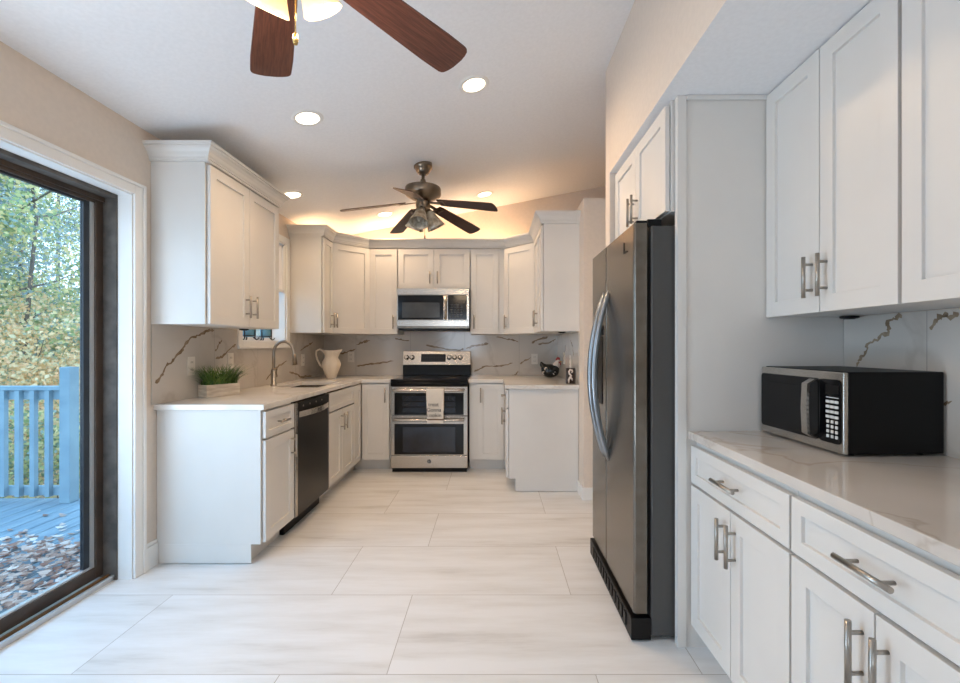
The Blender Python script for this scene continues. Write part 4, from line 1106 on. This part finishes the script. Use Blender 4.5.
fan('near mahogany bladed ceiling fan with lit frosted shades cut off by the top edge', (-0.53, 1.13), 2.285, 0.60, [119, 49, -23, -95, 191], WOODRED, BRASS, SHLIT, 0.3, 0.052, [50, 135, 230, 320], 0.138, None, [(0.012, 0.045, 2.04, BRASS)], 2.9, 0.13, 3.0, 0.022, 0.045, 32)
fan('far dark bladed ceiling fan with unlit mottled shades over the range aisle', (-0.565, 3.62), 2.415, 0.635, [50, 122, 194, 266, -22], WOODDK, BRONZE, SHOFF, 0.3, 0.074, [20, 140, 260], 0.135, None, [(-0.02, -0.02, 2.16, BRONZE), (0.02, -0.045, 2.10, BRONZE)], 0, 0.145, 11, 0.0, 0.03, 27)

# ------------------------------------------------------------------ outdoors
b = MB()
for i in range(30):
    x1 = -2.135 - i*0.142; b.box(x1-0.134, x1, -2.0, 3.96, -0.135, -0.10)
struct(b.build('floor_deck', DECK))
b = MB()
g = 24; V = [[None]*(g+1) for _ in range(g+1)]; rg = random.Random(5)
for i in range(g+1):
    for j in range(g+1):
        x = -2.14 - 40*i/g; y = -8 + 50*j/g; d_ = max(0, math.hypot(x+2, y-2)-5)
        V[i][j] = b.bm.verts.new((x, y, -0.9 + 0.13*max(0, d_) + rg.uniform(-0.15, 0.15)*(d_ > 0)))
for i in range(g):
    for j in range(g): f = b.bm.faces.new((V[i][j], V[i+1][j], V[i+1][j+1], V[i][j+1])); f.smooth = True
struct(b.build('ground', GROUND))
c = thing('deck_railing', 'blue grey painted deck railing beyond the patio door', 'railing', (0, 0, -0.10))
RY = 3.87
for x in (-3.66, -5.35):
    b = MB(); b.box(x-0.045, x+0.045, RY-0.045, RY+0.045, 0, 1.165); b.build('post', RAILM, c, bevel=0.004)
b = MB(); b.box(-6.3, -3.707, RY-0.04, RY+0.04, 0.965, 1.00); b.build('top_rail', RAILM, c, bevel=0.003)
b = MB(); b.box(-6.3, -3.707, RY-0.018, RY+0.018, 0.885, 0.964); b.build('upper_rail', RAILM, c, bevel=0.002)
b = MB(); b.box(-6.3, -3.707, RY-0.018, RY+0.018, 0.06, 0.14); b.build('bottom_rail', RAILM, c, bevel=0.002)
x = -3.80
while x > -6.25:
    if abs(x+5.35) > 0.07:
        b = MB(); b.box(x-0.019, x+0.019, RY-0.056, RY-0.0185, 0.06, 0.964); b.build('baluster', RAILM, c)
    x -= 0.128
# fallen leaves
b = MB(); rl = random.Random(11)
def litter(n, xr, yr, hmax, s0, s1):
    for i in range(n):
        x = rl.uniform(*xr); y = rl.uniform(*yr)
        z = -0.097 + rl.random()**2*hmax
        s = rl.uniform(s0, s1); M = Matrix.Translation((x, y, z)) @ Matrix.Rotation(rl.uniform(0, 6.28), 4, 'Z') @ Matrix.Rotation(rl.uniform(-0.45, 0.45), 4, 'X')
        pts = [(-s, 0, 0.3*s), (-0.3*s, -0.5*s, 0.05*s), (0.4*s, -0.42*s, 0.1*s), (s, 0, 0.35*s), (0.4*s, 0.42*s, 0.2*s), (-0.3*s, 0.5*s, 0.12*s)]
        v = [b.bm.verts.new(M @ Vector(p)) for p in pts]
        b.bm.faces.new((v[0], v[1], v[2], v[3])); b.bm.faces.new((v[0], v[3], v[4], v[5]))
litter(4200, (-3.2, -2.16), (0.3, 3.0), 0.07, 0.018, 0.036)
litter(60, (-3.4, -2.7), (2.9, 3.25), 0.015, 0.02, 0.04); litter(70, (-4.6, -3.0), (2.2, 3.7), 0.01, 0.02, 0.04)
o = b.build('fallen_leaves', LITTER, fix=False); tag(o, 'heap of dry brown leaves on the deck outside the patio door', 'leaves', kind='stuff')

def tree(x, y, h, cr, m, label, n, trunk=True, ls=0.040, base=None, flat=1.0, name='tree'):
    rt = random.Random(int(x*100+y*37))
    gz = -0.9 + 0.13*max(0, math.hypot(x+2, y-2)-5)
    c = thing(name, label, 'tree' if name == 'tree' else 'shrub', (x, y, gz), 0, 'trees and shrubs beyond the deck')
    b = MB()
    b.tube([(0, 0, -0.3), (rt.uniform(-.1, .1), 0, h*0.3), (rt.uniform(-.2, .2), rt.uniform(-.2, .2), h*0.6), (0, 0, h*0.9)], 0.1, 8, [0.006*h, 0.005*h, 0.0035*h, 0.0015*h])
    for k in range(9):
        z = h*rt.uniform(0.25, 0.8); a = rt.uniform(0, 6.28); L = cr*rt.uniform(0.5, 0.95)
        b.tube([(0, 0, z), (L*0.5*math.cos(a), L*0.5*math.sin(a), z+0.18*L), (L*math.cos(a), L*math.sin(a), z+0.45*L)], 0.03, 6, [0.003*h, 0.002*h, 0.001*h])
    b.build('trunk', BARK, c)
    b = MB(); b0 = base if base is not None else h*0.2
    clumps = []
    for k in range(30):
        a = rt.uniform(0, 6.28); t = rt.random(); rr = cr*math.sqrt(rt.random())*(1-0.5*t); clumps.append((rr*math.cos(a), rr*math.sin(a), b0+(h-b0)*t, cr*rt.uniform(0.16, 0.36)))
    for i in range(int(n*(4.2 if name == 'tree' else 3.0))):
        cx, cy, cz_, r = rt.choice(clumps)
        p = Vector((rt.gauss(cx, r*0.6), rt.gauss(cy, r*0.6), rt.gauss(cz_, r*0.45)))
        s = ls*rt.uniform(0.6, 1.3)
        M = Matrix.Translation(p) @ Matrix.Rotation(rt.uniform(0, 6.28), 4, 'Z') @ Matrix.Rotation(rt.uniform(-1.5, 1.5), 4, 'X') @ Matrix.Rotation(rt.uniform(-1.5, 1.5), 4, 'Y')
        v = [b.bm.verts.new(M @ Vector(q)) for q in ((-s, 0, 0), (0, -0.65*s, 0.1*s), (s, 0, 0), (0, 0.65*s, 0.1*s))]
        b.bm.faces.new(v)
    b.build('foliage', m, c, fix=False)
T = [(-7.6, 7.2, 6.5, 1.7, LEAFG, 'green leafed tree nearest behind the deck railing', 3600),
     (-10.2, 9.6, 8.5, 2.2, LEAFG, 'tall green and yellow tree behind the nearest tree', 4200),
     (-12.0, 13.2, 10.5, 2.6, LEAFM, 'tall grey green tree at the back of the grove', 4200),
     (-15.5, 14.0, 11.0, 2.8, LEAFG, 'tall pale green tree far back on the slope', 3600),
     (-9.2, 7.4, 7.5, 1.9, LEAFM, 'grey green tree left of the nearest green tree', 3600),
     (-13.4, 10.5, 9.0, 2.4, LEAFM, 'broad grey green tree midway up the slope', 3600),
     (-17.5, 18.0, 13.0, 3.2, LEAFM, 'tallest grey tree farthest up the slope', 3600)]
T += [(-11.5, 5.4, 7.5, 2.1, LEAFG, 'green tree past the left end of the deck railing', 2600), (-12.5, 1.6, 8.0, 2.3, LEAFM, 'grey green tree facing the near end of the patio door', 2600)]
for x, y, h, cr, m, lab, n in T: tree(x, y, h, cr, m, lab, n)
S = [(-6.4, 6.3, 2.3, 1.1, LEAFY, 'golden shrub close behind the deck railing', 2200),
     (-7.8, 6.8, 2.4, 1.5, LEAFY, 'taller golden shrub behind the railing balusters', 2400),
     (-9.6, 9.4, 2.6, 1.8, LEAFY, 'orange golden shrub farther up the slope', 2400),
     (-5.4, 5.6, 1.3, 0.9, LEAFG, 'low green shrub below the railing post', 1600)]
for x, y, h, cr, m, lab, n in S: tree(x, y, h, cr, m, lab, n, ls=0.032, base=0.1, name='shrub')
